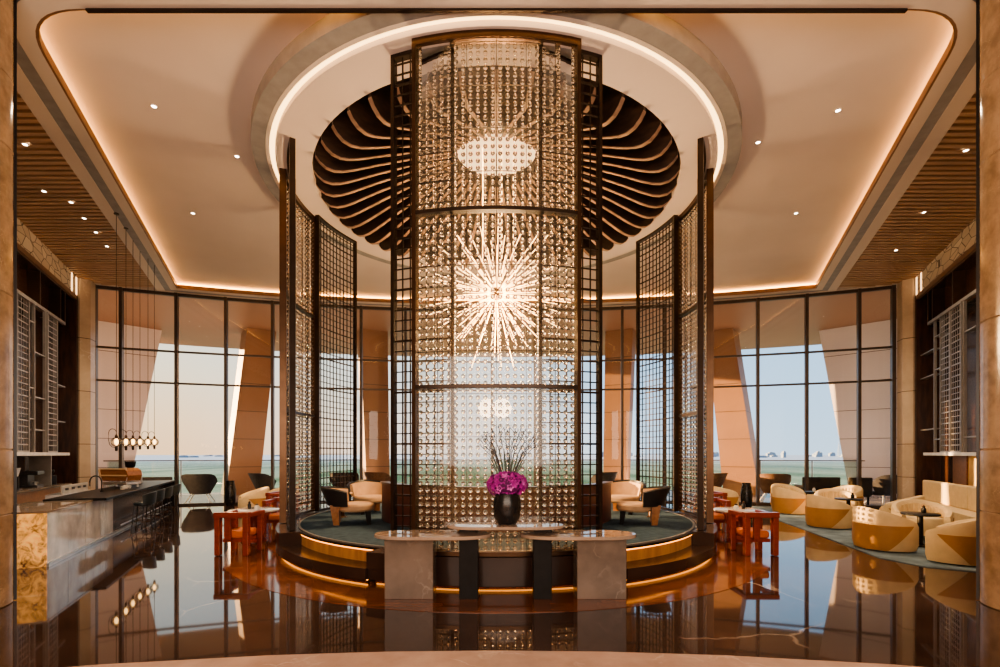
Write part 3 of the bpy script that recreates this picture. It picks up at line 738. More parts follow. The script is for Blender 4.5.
# downlights
def downlight(p, label, tilt=0):
    t = thing('downlight', label, 'light', p, 0, 'ceiling downlights')
    MB().arc((0, 0), .035, .055, 0, 360, -.012, 0, 20).build('trim_ring', M['soffit'], t, True)
    MB().lathe([(.035, -.006), (.035, 0)], n=16).build('lens', M['downled'], t, True)
    return t
def on_ceiling(x, y, z): D = (z - EYE) * F / (HY - y); return ((x - CX) / F * D, D, z)
dl = None
for (x, y, z, lab) in [(154, 106, 7.22, 'recessed downlight in the plaster ceiling, left nearest'), (237, 156, 7.22, 'recessed downlight in the plaster ceiling near the left of the ring'), (193, 213, 7.22, 'recessed downlight in the plaster ceiling, left farthest'),
                  (838, 110, 7.22, 'recessed downlight in the plaster ceiling, right nearest'), (758, 142, 7.22, 'recessed downlight in the plaster ceiling near the right of the ring'), (796, 213, 7.22, 'recessed downlight in the plaster ceiling, right farthest'),
                  (25, 144, 6.995, 'downlight in the left slatted ceiling nearest the column'), (44, 191, 6.995, 'second downlight along the left slatted ceiling'), (71, 202, 6.995, 'third downlight along the left slatted ceiling'), (84, 218, 6.995, 'fourth downlight along the left slatted ceiling'), (96, 232, 6.995, 'fifth downlight along the left slatted ceiling'), (107, 246, 6.995, 'farthest downlight along the left slatted ceiling'),
                  (924, 212, 6.995, 'middle downlight in the right slatted ceiling'), (966, 150, 6.995, 'downlight in the right slatted ceiling nearest the column'), (896, 250, 6.995, 'farthest downlight in the right slatted ceiling')]:
    p = on_ceiling(x, y, z)
    if dl is None: dl = downlight(p, lab)
    else: dup(dl, p, 0, lab)

# ------------------------------------------------------------------ glass front
ths = [-23.1, -21.9, -19.2, -16.6, -14.0, -11.4, -8.7, -5.9, -3.1, -.3, 2.5, 5.3, 8.1, 10.7, 13.4, 16.1, 18.7, 21.3, 22.9]
for k, (a, b) in enumerate(zip(ths, ths[1:])):
    pa, pb = Vector((*fac(a), 0)), Vector((*fac(b), 0)); d = (pb - pa); L = d.length; d.normalize(); rz = math.atan2(d.y, d.x); mid = (pa + pb) / 2
    mb = MB()
    mb.box((pa.x, pa.y, 3.49), (.085, .2, 6.98), rz)
    for z in (5.06, 4.02): mb.box((mid.x, mid.y, z), (L, .08, .06), rz)
    mb.box((mid.x, mid.y, .03), (L, .1, .06), rz); mb.box((mid.x, mid.y, 6.93), (L, .1, .1), rz)
    w = struct(mb.build('window_%d' % (k + 1), M['mullion']))
    q = Vector((-d.y, d.x, 0)) * .02
    mb = MB(); e = d * .045
    A_, B_ = pa + e + q, pb - e + q
    mb.quad((A_.x, A_.y, .06), (B_.x, B_.y, .06), (B_.x, B_.y, 6.88), (A_.x, A_.y, 6.88)); mb.build('pane', M['pane'], w)

ea = fac(22.9); mb = MB(); mb.box((ea[0], ea[1], 3.49), (.10, .2, 6.98), -rad(22.9)); struct(mb.build('trim_3', M['mullion']))
# terrace, canopy, balustrade
mb = MB(); farc(mb, FR + .06, 38.2, -40, 40, -.25, -.02, 60); struct(mb.build('terrace_floor', M['terrace']))
mb = MB(); farc(mb, FR + .3, 41.2, -40, 40, 7.05, 7.5, 60); struct(mb.build('canopy', M['canopy']))
bal = thing('glass_balustrade', 'long glass balustrade with thin dark handrail along the terrace edge', 'railing', (*fac(0, 37.4), 0))
mb = MB(); farc(mb, 37.35, 37.45, -36, 36, 1.40, 1.44, 60); W(mb.build('handrail', M['mullion'], bal, True), bal)
for k in range(24):
    a = -36 + 3 * k
    mb = MB(); farc(mb, 37.39, 37.41, a + .08, a + 2.92, .0, 1.38, 3); W(mb.build('glass_panel', M['railglass'], bal), bal)
    x, y = fac(a, 37.4); mb = MB(); mb.box((x, y, .69), (.04, .04, 1.42), -rad(a)); W(mb.build('baluster', M['silver'], bal), bal)

# leaning pylons on the terrace
def pylon(label, bx0, bx1, tx0, tx1, D, dep, m):
    rz = -math.atan2((bx0 + bx1) / 2, D + 14.1) + (-.35 if bx0 > 0 else .35)
    t = thing('leaning_pylon', label, 'pylon', ((bx0 + bx1) / 2, D, -.02))
    cx = (bx0 + bx1) / 2; Rm = Matrix.Rotation(rz, 3, 'Z')
    def ring(x0, x1, z): return [tuple(Rm @ Vector((x - cx, y, 0)) + Vector((0, 0, z))) for x, y in ((x0, 0), (x1, 0), (x1, dep), (x0, dep))]
    mb = MB(); mb.loft([ring(bx0, bx1, 0), ring(tx0, tx1, 7.06)]); mb.build('cladding', m, t)
    mb = MB()
    for k in range(1, 6):
        q = k / 6; x0 = bx0 + (tx0 - bx0) * q - .006; x1 = bx1 + (tx1 - bx1) * q + .006
        r0, r1 = ring(x0, x1, 7.06 * q - .01), ring(x0, x1, 7.06 * q + .01)
        mb.loft([[(p[0], p[1] - .01, p[2]) for p in r0], [(p[0], p[1] - .01, p[2]) for p in r1]])
    mb.build('panel_joint', M['mullion'], t)
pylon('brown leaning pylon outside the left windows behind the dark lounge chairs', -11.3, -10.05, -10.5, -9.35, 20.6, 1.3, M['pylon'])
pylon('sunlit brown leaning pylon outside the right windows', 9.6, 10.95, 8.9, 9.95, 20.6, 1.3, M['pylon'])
pylon('pale leaning pylon outside at the far left of the glass front', -17.4, -14.9, -16.2, -13.7, 19.4, 1.2, M['pylon_skylit'])
pylon('pale leaning pylon outside at the far right of the glass front', 14.3, 17.2, 13.2, 16.0, 19.4, 1.2, M['pylon_skylit'])
pylon('leaning pylon seen through the gap left of the front screen', -5.6, -4.6, -5.9, -4.7, 21.2, .6, M['pylon'])
pylon('leaning pylon seen through the gap right of the front screen', 4.6, 5.6, 4.7, 5.9, 21.2, .6, M['pylon'])

# landscape
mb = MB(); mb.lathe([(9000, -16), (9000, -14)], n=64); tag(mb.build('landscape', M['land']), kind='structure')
group = 'hazy buildings on the horizon'
pr = None
for k in range(46):
    x = random.uniform(700, 880) if k < 34 else random.uniform(600, 640) if k < 38 else random.uniform(180, 300)
    D = random.uniform(2000, 3600); w = random.uniform(12, 45); h = random.uniform(8, 30) if k < 38 else random.uniform(5, 12)
    if pr is None:
        mb = MB(); mb.box((0, 0, .4), (1, .6, .8)); mb.box((.1, 0, .9), (.6, .5, .2)); mb.box((.15, 0, 1.03), (.2, .2, .06))
        pr = tag(mb.build('building', M['city']), 'small hazy building far off on the skyline', 'building', group); o = pr
    else: o = pr.copy(); C.objects.link(o)
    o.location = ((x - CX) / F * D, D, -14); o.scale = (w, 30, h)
D = 2400; mb = MB()
for sx, sy in ((-1, -1), (1, -1), (1, 1), (-1, 1)): mb.tube([(sx * 6, sy * 6, 0), (sx * .8, sy * .8, 70)], .9, 5, .5)
for k in range(8): z = 8.7 * k; q = 6 - 5.2 * z / 70; mb.box((0, 0, z), (2 * q, 2 * q, 1))
mb.tube([(0, 0, 68), (0, 0, 84)], .7, 5)
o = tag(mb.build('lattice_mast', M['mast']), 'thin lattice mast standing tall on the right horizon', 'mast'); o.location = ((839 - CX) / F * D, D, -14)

# ------------------------------------------------------------------ furniture
def tub_chair():
    t = thing('tub_chair', 'x', 'armchair')
    n = 40; a0 = 52; R, r = .47, .35     # opening faces +Y, back towards -Y
    def top(q): return .75 - .27 * (abs(q) ** 1.7)
    mb = MB(); rings = []
    for i in range(n + 1):
        q = -1 + 2 * i / n; a = rad(-90 + q * (180 - a0)); c, s_ = K(a), S(a); z = top(q)
        rings.append([(R * c * .93, R * s_ * .93, .02), (R * c, R * s_, .12), (R * c, R * s_, z - .05), (R * c * .96, R * s_ * .96, z), ((r + .04) * c, (r + .04) * s_, z), (r * c, r * s_, z - .05), (r * c, r * s_, .02)])
    mb.loft(rings); mb.build('shell', M['cream'], t, True)
    mb = MB(); rings = []; m_ = 40
    for i in range(m_ + 1):
        q = -1 + 2 * i / m_; a = rad(-90 + q * 106); c, s_ = K(a), S(a)
        up = .455; lo = .025 if abs(q) < .56 else .025 + (up - .03) * (abs(q) - .56) / .44
        k = lambda z: R * (.93 + .07 * min(1, max(0, (z - .02) / .1))) + .012
        md = max(lo + .004, .13)
        rings.append([(k(lo) * c, k(lo) * s_, lo), (k(md) * c, k(md) * s_, md), (k(up) * c, k(up) * s_, up), ((R - .01) * c, (R - .01) * s_, up + .004), ((R * .9) * c, (R * .9) * s_, lo)])
    mb.loft(rings); o = mb.build('leather_panel', M['tan'], t, True)
    mb = MB(); mb.lathe([(.1, .10), (.335, .11), (.345, .2), (.345, .39), (.32, .43), (.2, .445), (.0001, .447)], n=32); mb.build('seat_cushion', M['cream'], t, True)
    mb = MB(); rings = []
    for i in range(91):
        q = -.72 + 1.44 * i / 90; a = rad(-90 + q * 128); rr = .356 - .022 * abs(S(PI * 13 * i / 90)); zt = top(q) - .07
        rings.append([(.36 * K(a), .36 * S(a), .44), (rr * K(a), rr * S(a), .44), (rr * K(a), rr * S(a), zt), (.362 * K(a), .362 * S(a), zt + .01)])
    mb.loft(rings); mb.build('tufted_lining', M['cream'], t, True)
    return t
tub0 = tub_chair(); used = [False]
GT = 'cream and tan tub chairs in the right lounge'
def put_tub(x, y, tx, ty, label, grp=GT):
    rz = math.atan2(ty - y, tx - x) - PI / 2
    if not used[0]:
        used[0] = True; tub0.location = (x, y, .015); tub0.rotation_euler = (0, 0, rz); tag(tub0, label, None, grp); return tub0
    return dup(tub0, (x, y, .015 if grp == GT else .0), rz, label, grp)
T1, T2, T3 = (7.80, 9.02), (8.62, 12.0), (9.25, 14.2)
put_tub(6.94, 8.75, 7.94, 8.72, 'tub chair with tan leather back left of the nearest small table')
put_tub(7.22, 7.72, 6.6, 8.5, 'nearest tub chair beside the right column, partly cut off by it')
put_tub(8.45, 9.75, 7.9, 8.7, 'tub chair facing the camera with ribbed lining, behind the nearest small table')
put_tub(7.72, 11.35, 8.72, 11.35, 'tub chair with tan back at the left of the middle small table')
put_tub(9.3, 11.35, *T2, 'tub chair by the right wall beside the middle small table')
put_tub(8.95, 12.95, 8.5, 11.9, 'tub chair behind the middle small table')
put_tub(8.38, 13.95, 9.4, 13.95, 'tub chair at the far left of the blue rug, tan back to the hall')
put_tub(9.05, 15.2, *T3, 'farthest tub chair by the window behind the far small table')
put_tub(10.3, 14.55, *T3, 'far tub chair on the right of the far small table')
GL = 'tub chairs behind the red table'
put_tub(-7.0, 14.0, -8.2, 13.2, 'tan tub chair at the back left near the windows', GL)
put_tub(-6.6, 15.1, -7.6, 15.6, 'second tub chair at the back left, half hidden by the first', GL)
put_tub(6.7, 14.6, 7.6, 15.2, 'tan tub chair at the back just right of the right lattice screen', GL)
def small_table(p, label):
    t = thing('side_table', label, 'table', (p[0], p[1], .013), 0, 'small dark round tables in the right lounge')
    MB().lathe([(.20, 0), (.20, .02), (.06, .03), (.045, .05), (.045, .55), (.1, .56)], n=24).build('pedestal', M['blackwood'], t, True)
    MB().lathe([(.28, .565), (.29, .575), (.29, .595), (.28, .60)], n=32).build('tabletop', M['screen'], t, True)
    return t
s1 = small_table(T1, 'small dark pedestal table nearest the right column')
dup(s1, (T2[0], T2[1], .013), 0, 'small dark pedestal table in the middle of the tub chairs'); dup(s1, (T3[0], T3[1], .013), 0, 'small dark pedestal table farthest back among the tub chairs')
def jar(p, label, m, h=.11, r=.04, grp=None):
    t = thing('storage_jar', label, 'jar', p, 0, grp)
    MB().lathe([(r * .8, 0), (r, .01), (r, h * .7), (r * .6, h * .85), (r * .6, h)], n=16).build('jar_body', m, t, True)
    MB().lathe([(r * .65, h), (r * .65, h + .015), (r * .2, h + .03)], n=12).build('lid', M['brown_metal'], t, True)
    return t
jar((T1[0] + .08, T1[1] + .02, .614), 'dark jar on the nearest small table among the tub chairs', M['screen'])
jar((T2[0] + .1, T2[1], .614), 'dark jar on the middle small table', M['screen'])
jar((T3[0] - .05, T3[1], .614), 'pale jar on the farthest small table', M['shelfwhite'])
# rug
mb = MB(); mb.prism([(6.25, 8.0), (6.45, 7.35), (6.9, 7.05), (8.1, 6.95), (8.6, 8.0), (9.2, 9.4), (11.1, 13.3), (11.6, 14.2), (10.6, 15.6), (8.4, 15.95), (7.6, 15.2), (7.3, 13.0), (6.9, 11.0)], .0, .013)
tag(mb.build('rug', M['rug']), 'large blue grey rug under the tub chairs on the right', 'rug')
# wall banquette on the right
t = thing('wall_banquette', 'long cream upholstered banquette against the right wall', 'sofa', atR(.6, .2, 0))
for name, d0, d1, z0, z1, m in (('base', .02, .52, .0, .12, M['blackwood']), ('seat', .02, .55, .12, .44, M['cream'])):
    mb = MB(); bxR(mb, -1.6, 2.9, d0, d1, z0, z1); W(mb.build(name, m, t, bevel=.02), t)
for k in range(3):
    mb = MB(); bxR(mb, -1.6 + 1.5 * k, -.11 + 1.5 * k, .02, .17, .44, .98); W(mb.build('back_cushion', M['cream'], t, bevel=.03), t)

# red chairs and tables
def red_chair():
    t = thing('red_chair', 'x', 'chair')
    for sx in (-1, 1):
        for sy in (-1, 1):
            mb = MB(); mb.box((sx * .235, sy * .25, .315), (.09, .10, .63)); mb.build('leg', M['red'], t, bevel=.008)
    mb = MB(); mb.box((0, -.25, .675), (.58, .12, .09)); mb.build('back_rail', M['red'], t, bevel=.01)
    for sx in (-1, 1):
        mb = MB(); mb.box((sx * .24, .06, .665), (.09, .50, .07)); mb.build('armrest', M['red'], t, bevel=.01)
    mb = MB(); mb.box((-.07, -.25, .445), (.10, .06, .37)); mb.build('back_slat', M['red'], t, bevel=.006)
    mb = MB(); mb.box((0, 0, .24), (.38, .4, .06)); mb.build('seat_frame', M['red'], t)
    mb = MB(); mb.box((0, .02, .335), (.37, .46, .13)); mb.build('seat_cushion', M['orange'], t, True, .04)
    return t
rc = red_chair(); first = True
for side in (-1, 1):
    nm = 'left' if side < 0 else 'right'
    for (x, y, rz, lab) in ((4.42, 8.45, .0, 'red wooden armchair with its back to the camera, %s of the platform' % nm),
                            (4.72, 10.75, PI, 'red wooden armchair on the far side of the %s marble table' % nm)):
        a = side * x
        if first: rc.location = (a, y, .005); rc.rotation_euler = (0, 0, rz); tag(rc, lab, None, 'red wooden armchairs'); first = False
        else: dup(rc, (a, y, .005), rz, lab, 'red wooden armchairs')
    t = thing('dining_table', 'low round marble table between red armchairs on the %s' % nm, 'table', (side * 4.72, 9.55, .005))
    mb = MB(); mb.lathe([(.44, .58), (.46, .59), (.46, .61), (.44, .62)], n=40); mb.build('tabletop', M['white_marble'], t, True)
    mb = MB(); mb.lathe([(.24, 0), (.24, .02), (.16, .08), (.12, .4), (.2, .58)], n=28); mb.build('pedestal', M['red'], t, True)
    jar((side * 4.62, 9.45, .625), 'small white pot on the %s marble table' % nm, M['shelfwhite'], .09, .045)
    jar((side * 4.85, 9.62, .625), 'small dark pot on the %s marble table' % nm, M['screen'], .12, .035)
    dup(rc, (side * 5.5, 12.6, .005), side * PI / 2 , 'red wooden armchair far back beyond the %s side screen' % nm, 'red wooden armchairs')

# lounge chairs in the pavilion
def wing_chair():
    t = thing('lounge_chair', 'x', 'armchair')      # faces +Y
    mb = MB(); rings = []
    for i in range(21):
        q = -1 + 2 * i / 20; a = rad(-90 + q * 78); R = .40; c, s_ = K(a), S(a)
        lean = .10 * (1 - abs(q)); z0 = .34; z1 = .62 + .06 * (1 - abs(q)) - .10 * max(0, abs(q) - .7)
        rings.append([(R * c, R * s_, z0), ((R + .05) * c, (R + .05) * s_, z0), ((R + .10) * c, (R + .10) * s_ - lean, z1), ((R + .04) * c, (R + .04) * s_ - lean, z1 + .015)])
    mb.loft(rings); mb.build('back_shell', M['blackleather'], t, True)
    mb = MB(); rings = []
    for i in range(21):
        q = -.93 + 1.86 * i / 20; a = rad(-90 + q * 78); R = .335; c, s_ = K(a), S(a); lean = .08 * (1 - abs(q)); z1 = .60 + .05 * (1 - abs(q))
        rings.append([(R * c, R * s_, .35), ((R + .06) * c, (R + .06) * s_, .35), ((R + .10) * c, (R + .10) * s_ - lean, z1), ((R + .05) * c, (R + .05) * s_ - lean, z1)])
    mb.loft(rings); mb.build('back_lining', M['tanseat'], t, True)
    mb = MB(); mb.prism([(.36 * K(a_), .33 * S(a_) + .04) for a_ in [2 * PI * i / 28 for i in range(28)]], .23, .37); mb.build('seat', M['tanseat'], t, True, .04)
    for sx in (-1, 1):
        mb = MB(); mb.loft([[(sx * .24 - .04, .24, 0), (sx * .24 + .04, .24, 0), (sx * .24 + .04, .31, 0), (sx * .24 - .04, .31, 0)], [(sx * .26 - .04, .20, .24), (sx * .26 + .04, .20, .24), (sx * .26 + .04, .30, .24), (sx * .26 - .04, .30, .24)]]); mb.build('leg', M['blackwood'], t)
        mb = MB(); mb.loft([[(sx * .2 - .06, -.34, 0), (sx * .2 + .06, -.34, 0), (sx * .2 + .06, -.24, 0), (sx * .2 - .06, -.24, 0)], [(sx * .22 - .07, -.40, .36), (sx * .22 + .07, -.40, .36), (sx * .22 + .07, -.25, .36), (sx * .22 - .07, -.25, .36)]]); mb.build('leg', M['bandwood'] , t)
    return t
wc = wing_chair(); GW = 'black backed lounge chairs on the platform'
wc.location = (-2.62, 9.0, .433); wc.rotation_euler = (0, 0, -PI / 2 + .25); tag(wc, 'lounge chair with flared black back on the left of the platform', None, GW)
dup(wc, (2.58, 9.0, .433), PI / 2 - .25, 'lounge chair with flared black back on the right of the platform')
dup(wc, (-2.72, 10.6, .433), PI + .5, 'tan lined lounge chair behind the black backed one, left platform')
dup(wc, (2.72, 10.6, .433), PI - .5, 'tan lined lounge chair behind the black backed one, right platform')
for side in (-1, 1):
    t = thing('side_table', 'small tan drum table between the lounge chairs, %s of the platform' % ('left' if side < 0 else 'right'), 'table', (side * 3.15, 9.85, .433))
    MB().lathe([(.14, 0), (.10, .03), (.08, .3), (.2, .46)], n=24).build('pedestal', M['brown_metal'], t, True)
    MB().lathe([(.24, .462), (.25, .47), (.25, .485), (.24, .49)], n=28).build('tabletop', M['tanseat'], t, True)

# terrace lounge chairs
def terrace_chair(m, name='x'):
    t = thing('terrace_chair', name, 'lounge chair')     # faces +Y
    mb = MB(); rings = []
    for i in range(17):
        q = -1 + 2 * i / 16; a = rad(-90 + q * 88); R = .42; c, s_ = K(a), S(a); w = 1 - abs(q) ** 6
        rings.append([(R * .72 * c, R * .72 * s_, .34), (R * .72 * c + .03 * c, R * .72 * s_ + .03 * s_, .33), (R * 1.2 * c + .05 * c, R * 1.15 * s_ - .16 * w, .74 + .28 * w), (R * 1.2 * c, R * 1.15 * s_ - .13 * w, .75 + .28 * w)])
    mb.loft(rings); mb.build('shell', m, t, True)
    mb = MB(); mb.prism([(.33 * K(a_), .34 * S(a_) + .05) for a_ in [2 * PI * i / 24 for i in range(24)]], .30, .42); mb.build('seat', m, t, True, .03)
    for sx in (-1, 1):
        for sy in (-1, 1):
            mb = MB(); mb.tube([(sx * .22, sy * .2, .32), (sx * .40, sy * .36, 0)], .016, 6); mb.build('leg', M['whitemetal'], t)
    return t
tg = terrace_chair(M['chairgrey']); tb = terrace_chair(M['chairbrown'])
GC = 'lounge chairs on the terrace'
k0 = {'g': False, 'b': False}
def put_tc(kind, x, y, rz, label):
    o = tg if kind == 'g' else tb
    if not k0[kind]:
        k0[kind] = True; o.location = (x, y, -.02); o.rotation_euler = (0, 0, rz); tag(o, label, None, GC)
    else: dup(o, (x, y, -.02), rz, label, GC)
put_tc('g', -10.55, 17.45, .35, 'charcoal terrace chair with white legs outside the left windows, nearest the bar')
put_tc('g', -8.5, 18.15, -.5, 'charcoal terrace chair outside in front of the left brown pylon')
put_tc('g', -5.9, 19.0, .3, 'charcoal terrace chair seen through the left lattice screen')
put_tc('b', -4.6, 19.3, -.3, 'brown terrace chair seen in the gap left of the front screen')
put_tc('g', 4.15, 19.3, .4, 'charcoal terrace chair seen in the gap right of the front screen')
put_tc('b', 7.95, 18.3, .5, 'brown terrace chair outside in front of the right brown pylon')
put_tc('b', 10.0, 17.7, -.4, 'brown terrace chair right of the right brown pylon')
put_tc('g', 13.35, 16.9, .2, 'charcoal terrace chair outside at the far right windows')
def terrace_sofa(m, label, x, y, rz, w=1.3):
    t = thing('terrace_sofa', label, 'sofa', (x, y, -.02), rz)
    for name, c, d in (('back', (0, -.30, .62), (w, .14, .60)), ('seat', (0, .05, .35), (w - .04, .6, .18)), ('armrest', (-w / 2 + .06, .05, .45), (.1, .62, .36)), ('armrest', (w / 2 - .06, .05, .45), (.1, .62, .36))):
        MB().box(c, d).build(name, m, t, bevel=.03)
    for sx in (-1, 1):
        for sy in (-1, 1): MB().box((sx * (w / 2 - .1), sy * .25, .13), (.05, .05, .26)).build('leg', M['blackwood'], t)
    return t
terrace_sofa(M['chairgrey'], 'low dark terrace sofa outside behind the end of the bar', -12.1, 17.3, .3, 1.3)
terrace_sofa(M['blackleather'], 'black terrace sofa outside behind the tub chairs', 11.3, 17.3, -.12, 1.2)
terrace_sofa(M['blackleather'], 'low black terrace sofa outside left of the far right chair', 12.45, 16.95, -.3, .7)
for side in (-1, 1):
    t = thing('floor_planter', 'slim dark tapered floor planter near the %s windows' % ('left' if side < 0 else 'right'), 'planter', (side * (8.75 if side < 0 else 7.6), 16.1 if side < 0 else 14.9 , 0))
    MB().lathe([(.10, 0), (.16, .15), (.17, .5), (.12, .78), (.13, .82), (.11, .8)], n=24).build('planter_body', M['vase'], t, True)
    MB().lathe([(.11, .79), (.0001, .80)], n=16).build('soil', M['twig'], t)

# ------------------------------------------------------------------ bar
Q0 = Vector((-6.77, 7.37, 0)); ub = Vector((-.41, .912, 0)).normalized(); nb = Vector((ub.y, -ub.x, 0))   # nb points into the hall
rzb = math.atan2(ub.y, ub.x)
def atB(l, d, z): p = Q0 + ub * l + nb * d; return (p.x, p.y, z)
def bxB(mb, l0, l1, d0, d1, z0, z1): return mb.box(atB((l0 + l1) / 2, (d0 + d1) / 2, (z0 + z1) / 2), (l1 - l0, d1 - d0, z1 - z0), rzb)
BT = .84
bar = thing('bar_counter', 'long bar counter with lit amber onyx end and grey marble front', 'bar', atB(4.2, -.3, 0))
def bp(name, m, *a, bevel=0, parent=None):
    mb = MB(); bxB(mb, *a); o = mb.build(name, m, parent or bar, bevel=bevel)
    return W(o, bar) if parent is None else o
bp('core', M['blackwood'], .03, 8.9, -.70, -.06, .05, .78)
bp('onyx_end', M['onyx'], 0, .03, -.9, -.0, .0, BT - .03)
for k in range(4):
    l0 = .03 + .82 * k; bp('marble_front', M['graymarble'], l0, l0 + .81, -.06, -.0, .05, BT - .03)
bp('wood_front', M['shelfback'], 3.32, 8.9, -.06, -.03, .05, .78)
bp('kick_rail', M['steel'], .0, 8.9, -.02, .03, .0, .05)
bp('service_top', M['tabletop'], 0, 2.0, -.90, .01, BT - .03, BT)
bp('black_worktop', M['blackwood'], 2.0, 8.95, -.72, .22, BT - .02, BT + .03, bevel=.008)
bp('end_panel', M['blackwood'], 8.9, 8.97, -.72, .2, 0, BT - .02)
mb = MB(); mb.tube([atB(3.4, .12, .18), atB(8.9, .12, .18)], .018, 8); W(mb.build('foot_rail', M['steel'], bar, True), bar)
# stools
def stool():
    t = thing('bar_stool', 'x', 'stool')      # faces +Y
    MB().prism([(.20 * K(a_), .19 * S(a_)) for a_ in [2 * PI * i / 24 for i in range(24)]], .56, .63).build('seat', M['teal'], t, True, .02)
    mb = MB(); rings = []
    for i in range(17):
        q = -1 + 2 * i / 16; a = rad(-90 + q * 85); c, s_ = K(a), S(a); z1 = .86 - .07 * q * q
        rings.append([(.195 * c, .195 * s_, .60), (.22 * c, .22 * s_, .60), (.245 * c, .245 * s_, z1), (.215 * c, .215 * s_, z1 + .01)])
    mb.loft(rings); mb.build('backrest', M['teal'], t, True)
    for sx in (-1, 1):
        for sy in (-1, 1): MB().tube([(sx * .14, sy * .14, .57), (sx * .19, sy * .19, 0)], .012, 6).build('leg', M['screen'], t)
    MB().arc((0, 0), .17, .19, 0, 360, .2, .22, 24).build('foot_ring', M['brown_metal'], t, True)
    return t
st = stool(); stl = ['nearest bar stool at the black counter', 'second bar stool from the camera', 'third bar stool from the camera', 'farthest bar stool at the window end of the bar']
for k in range(4):
    p = atB((3.7, 4.6, 5.6, 6.7)[k], .46, 0); rz = math.atan2(-nb.y, -nb.x) - PI / 2
    if k == 0: st.location = p; st.rotation_euler = (0, 0, rz); tag(st, stl[0], None, 'dark bar stools in a row')
    else: dup(st, p, rz, stl[k], 'dark bar stools in a row')
# espresso machine
mz = BT + .03
t = thing('espresso_machine', 'wood sided espresso machine on the bar', 'coffee machine', atB(5.6, -.40, mz), rzb)
# long axis across the view: local x along bar
t.rotation_euler = (0, 0, -.1); t.scale = (1.2, 1.1, 1.15)
for sx in (-1, 1):
    for sy in (-1, 1): MB().lathe([(.03, 0), (.03, .06)], (sx * .24, sy * .15, 0), 10).build('foot', M['steel'], t)
MB().box((0, 0, .09), (.58, .40, .06)).build('drip_tray', M['steel'], t, bevel=.01)
hexp = [(-.30, .14), (-.34, .26), (-.30, .40), (.22, .42), (.30, .36), (.32, .26), (.28, .14)]
mb = MB(); mb.loft([[(x, -.2, z) for x, z in hexp], [(x, .2, z) for x, z in hexp]]); mb.build('wood_body', M['bandwood'], t, bevel=.012)
for z in (.26, .40): MB().box((-.01, -.207, z), (.60, .016, .028)).build('pale_inlay', M['pine'], t)
MB().box((-.30, -.205, .27), (.03, .016, .24), 0, 0, -.2).build('pale_inlay', M['pine'], t)
for x in (-.14, .1): MB().lathe([(.035, .10), (.035, .15)], (x, -.12, 0), 14).build('group_head', M['steel'], t, True)
MB().tube([(.27, -.15, .3), (.3, -.2, .2), (.29, -.22, .1)], .008, 6).build('steam_wand', M['steel'], t)
t = thing('coffee_grinder', 'coffee grinder with dark cup shaped hopper behind the espresso machine', 'grinder', atB(6.45, -.40, mz))
MB().box((0, 0, .12), (.16, .2, .24)).build('grinder_body', M['steel'], t, bevel=.02)
MB().lathe([(.05, .24), (.05, .40), (.03, .42)], n=16).build('neck', M['steel'], t, True)
MB().lathe([(.03, .42), (.11, .50), (.125, .60), (.128, .63)], n=24).build('hopper', M['screen'], t, True)
t = thing('steel_urn', 'shiny steel urn beside the coffee grinder', 'urn', atB(7.0, -.38, mz))
MB().lathe([(.12, 0), (.13, .02), (.13, .30), (.10, .36), (.03, .38)], n=24).build('urn_body', M['steel'], t, True)
MB().lathe([(.02, .38), (.025, .41), (.01, .42)], n=12).build('knob', M['screen'], t, True)
# tap
t = thing('bar_tap', 'tall black arched tap over the bar sink', 'tap', atB(3.9, -.35, mz))
pts = [(0, 0, 0), (0, 0, .22)] + [(.13 - .13 * K(a), 0, .22 + .13 * S(a)) for a in [PI * i / 10 for i in range(1, 11)]] + [(.26, 0, .12)]
MB().tube([(-p[0], p[1], p[2]) for p in pts], .014, 8).build('spout', M['screen'], t, True)
MB().lathe([(.03, 0), (.03, .03)], n=14).build('base', M['screen'], t)
t = thing('service_station', 'pale metal service unit with slots standing behind the bar', 'service unit', atB(4.2, -1.0, 0))
t.rotation_euler = (0, 0, rzb)
MB().box((0, 0, .43), (1.5, .34, .86)).build('cabinet', M['steel'], t, bevel=.01)
MB().box((0, -.10, .95), (1.5, .03, .18)).build('slotted_panel', M['whitemetal'], t)
for k in range(4): MB().box((-.52 + .35 * k, -.118, .96), (.16, .008, .05)).build('slot', M['screen'], t)
for k in range(6):
    l = 4.72 + .11 * k
    g = thing('glass_cup', 'x', 'cup', atB(4.40 + .10 * k, -.08 - .05 * (k % 2), mz), 0, 'small cups in front of the espresso machine') if k == 0 else None
    if k == 0:
        MB().lathe([(.025, 0), (.04, .01), (.045, .08), (.04, .08), (.022, .012)], n=14).build('cup_body', M['shelfwhite'], g, True)
        MB().arc((.05, 0), .018, .026, -90, 90, .03, .05, 8).build('handle', M['shelfwhite'], g, True); g['label'] = 'small white cup on the bar beside the espresso machine'; g0 = g
    else: dup(g0, atB(4.40 + .12 * k, -.08 - .05 * (k % 2), mz), .4 * k)
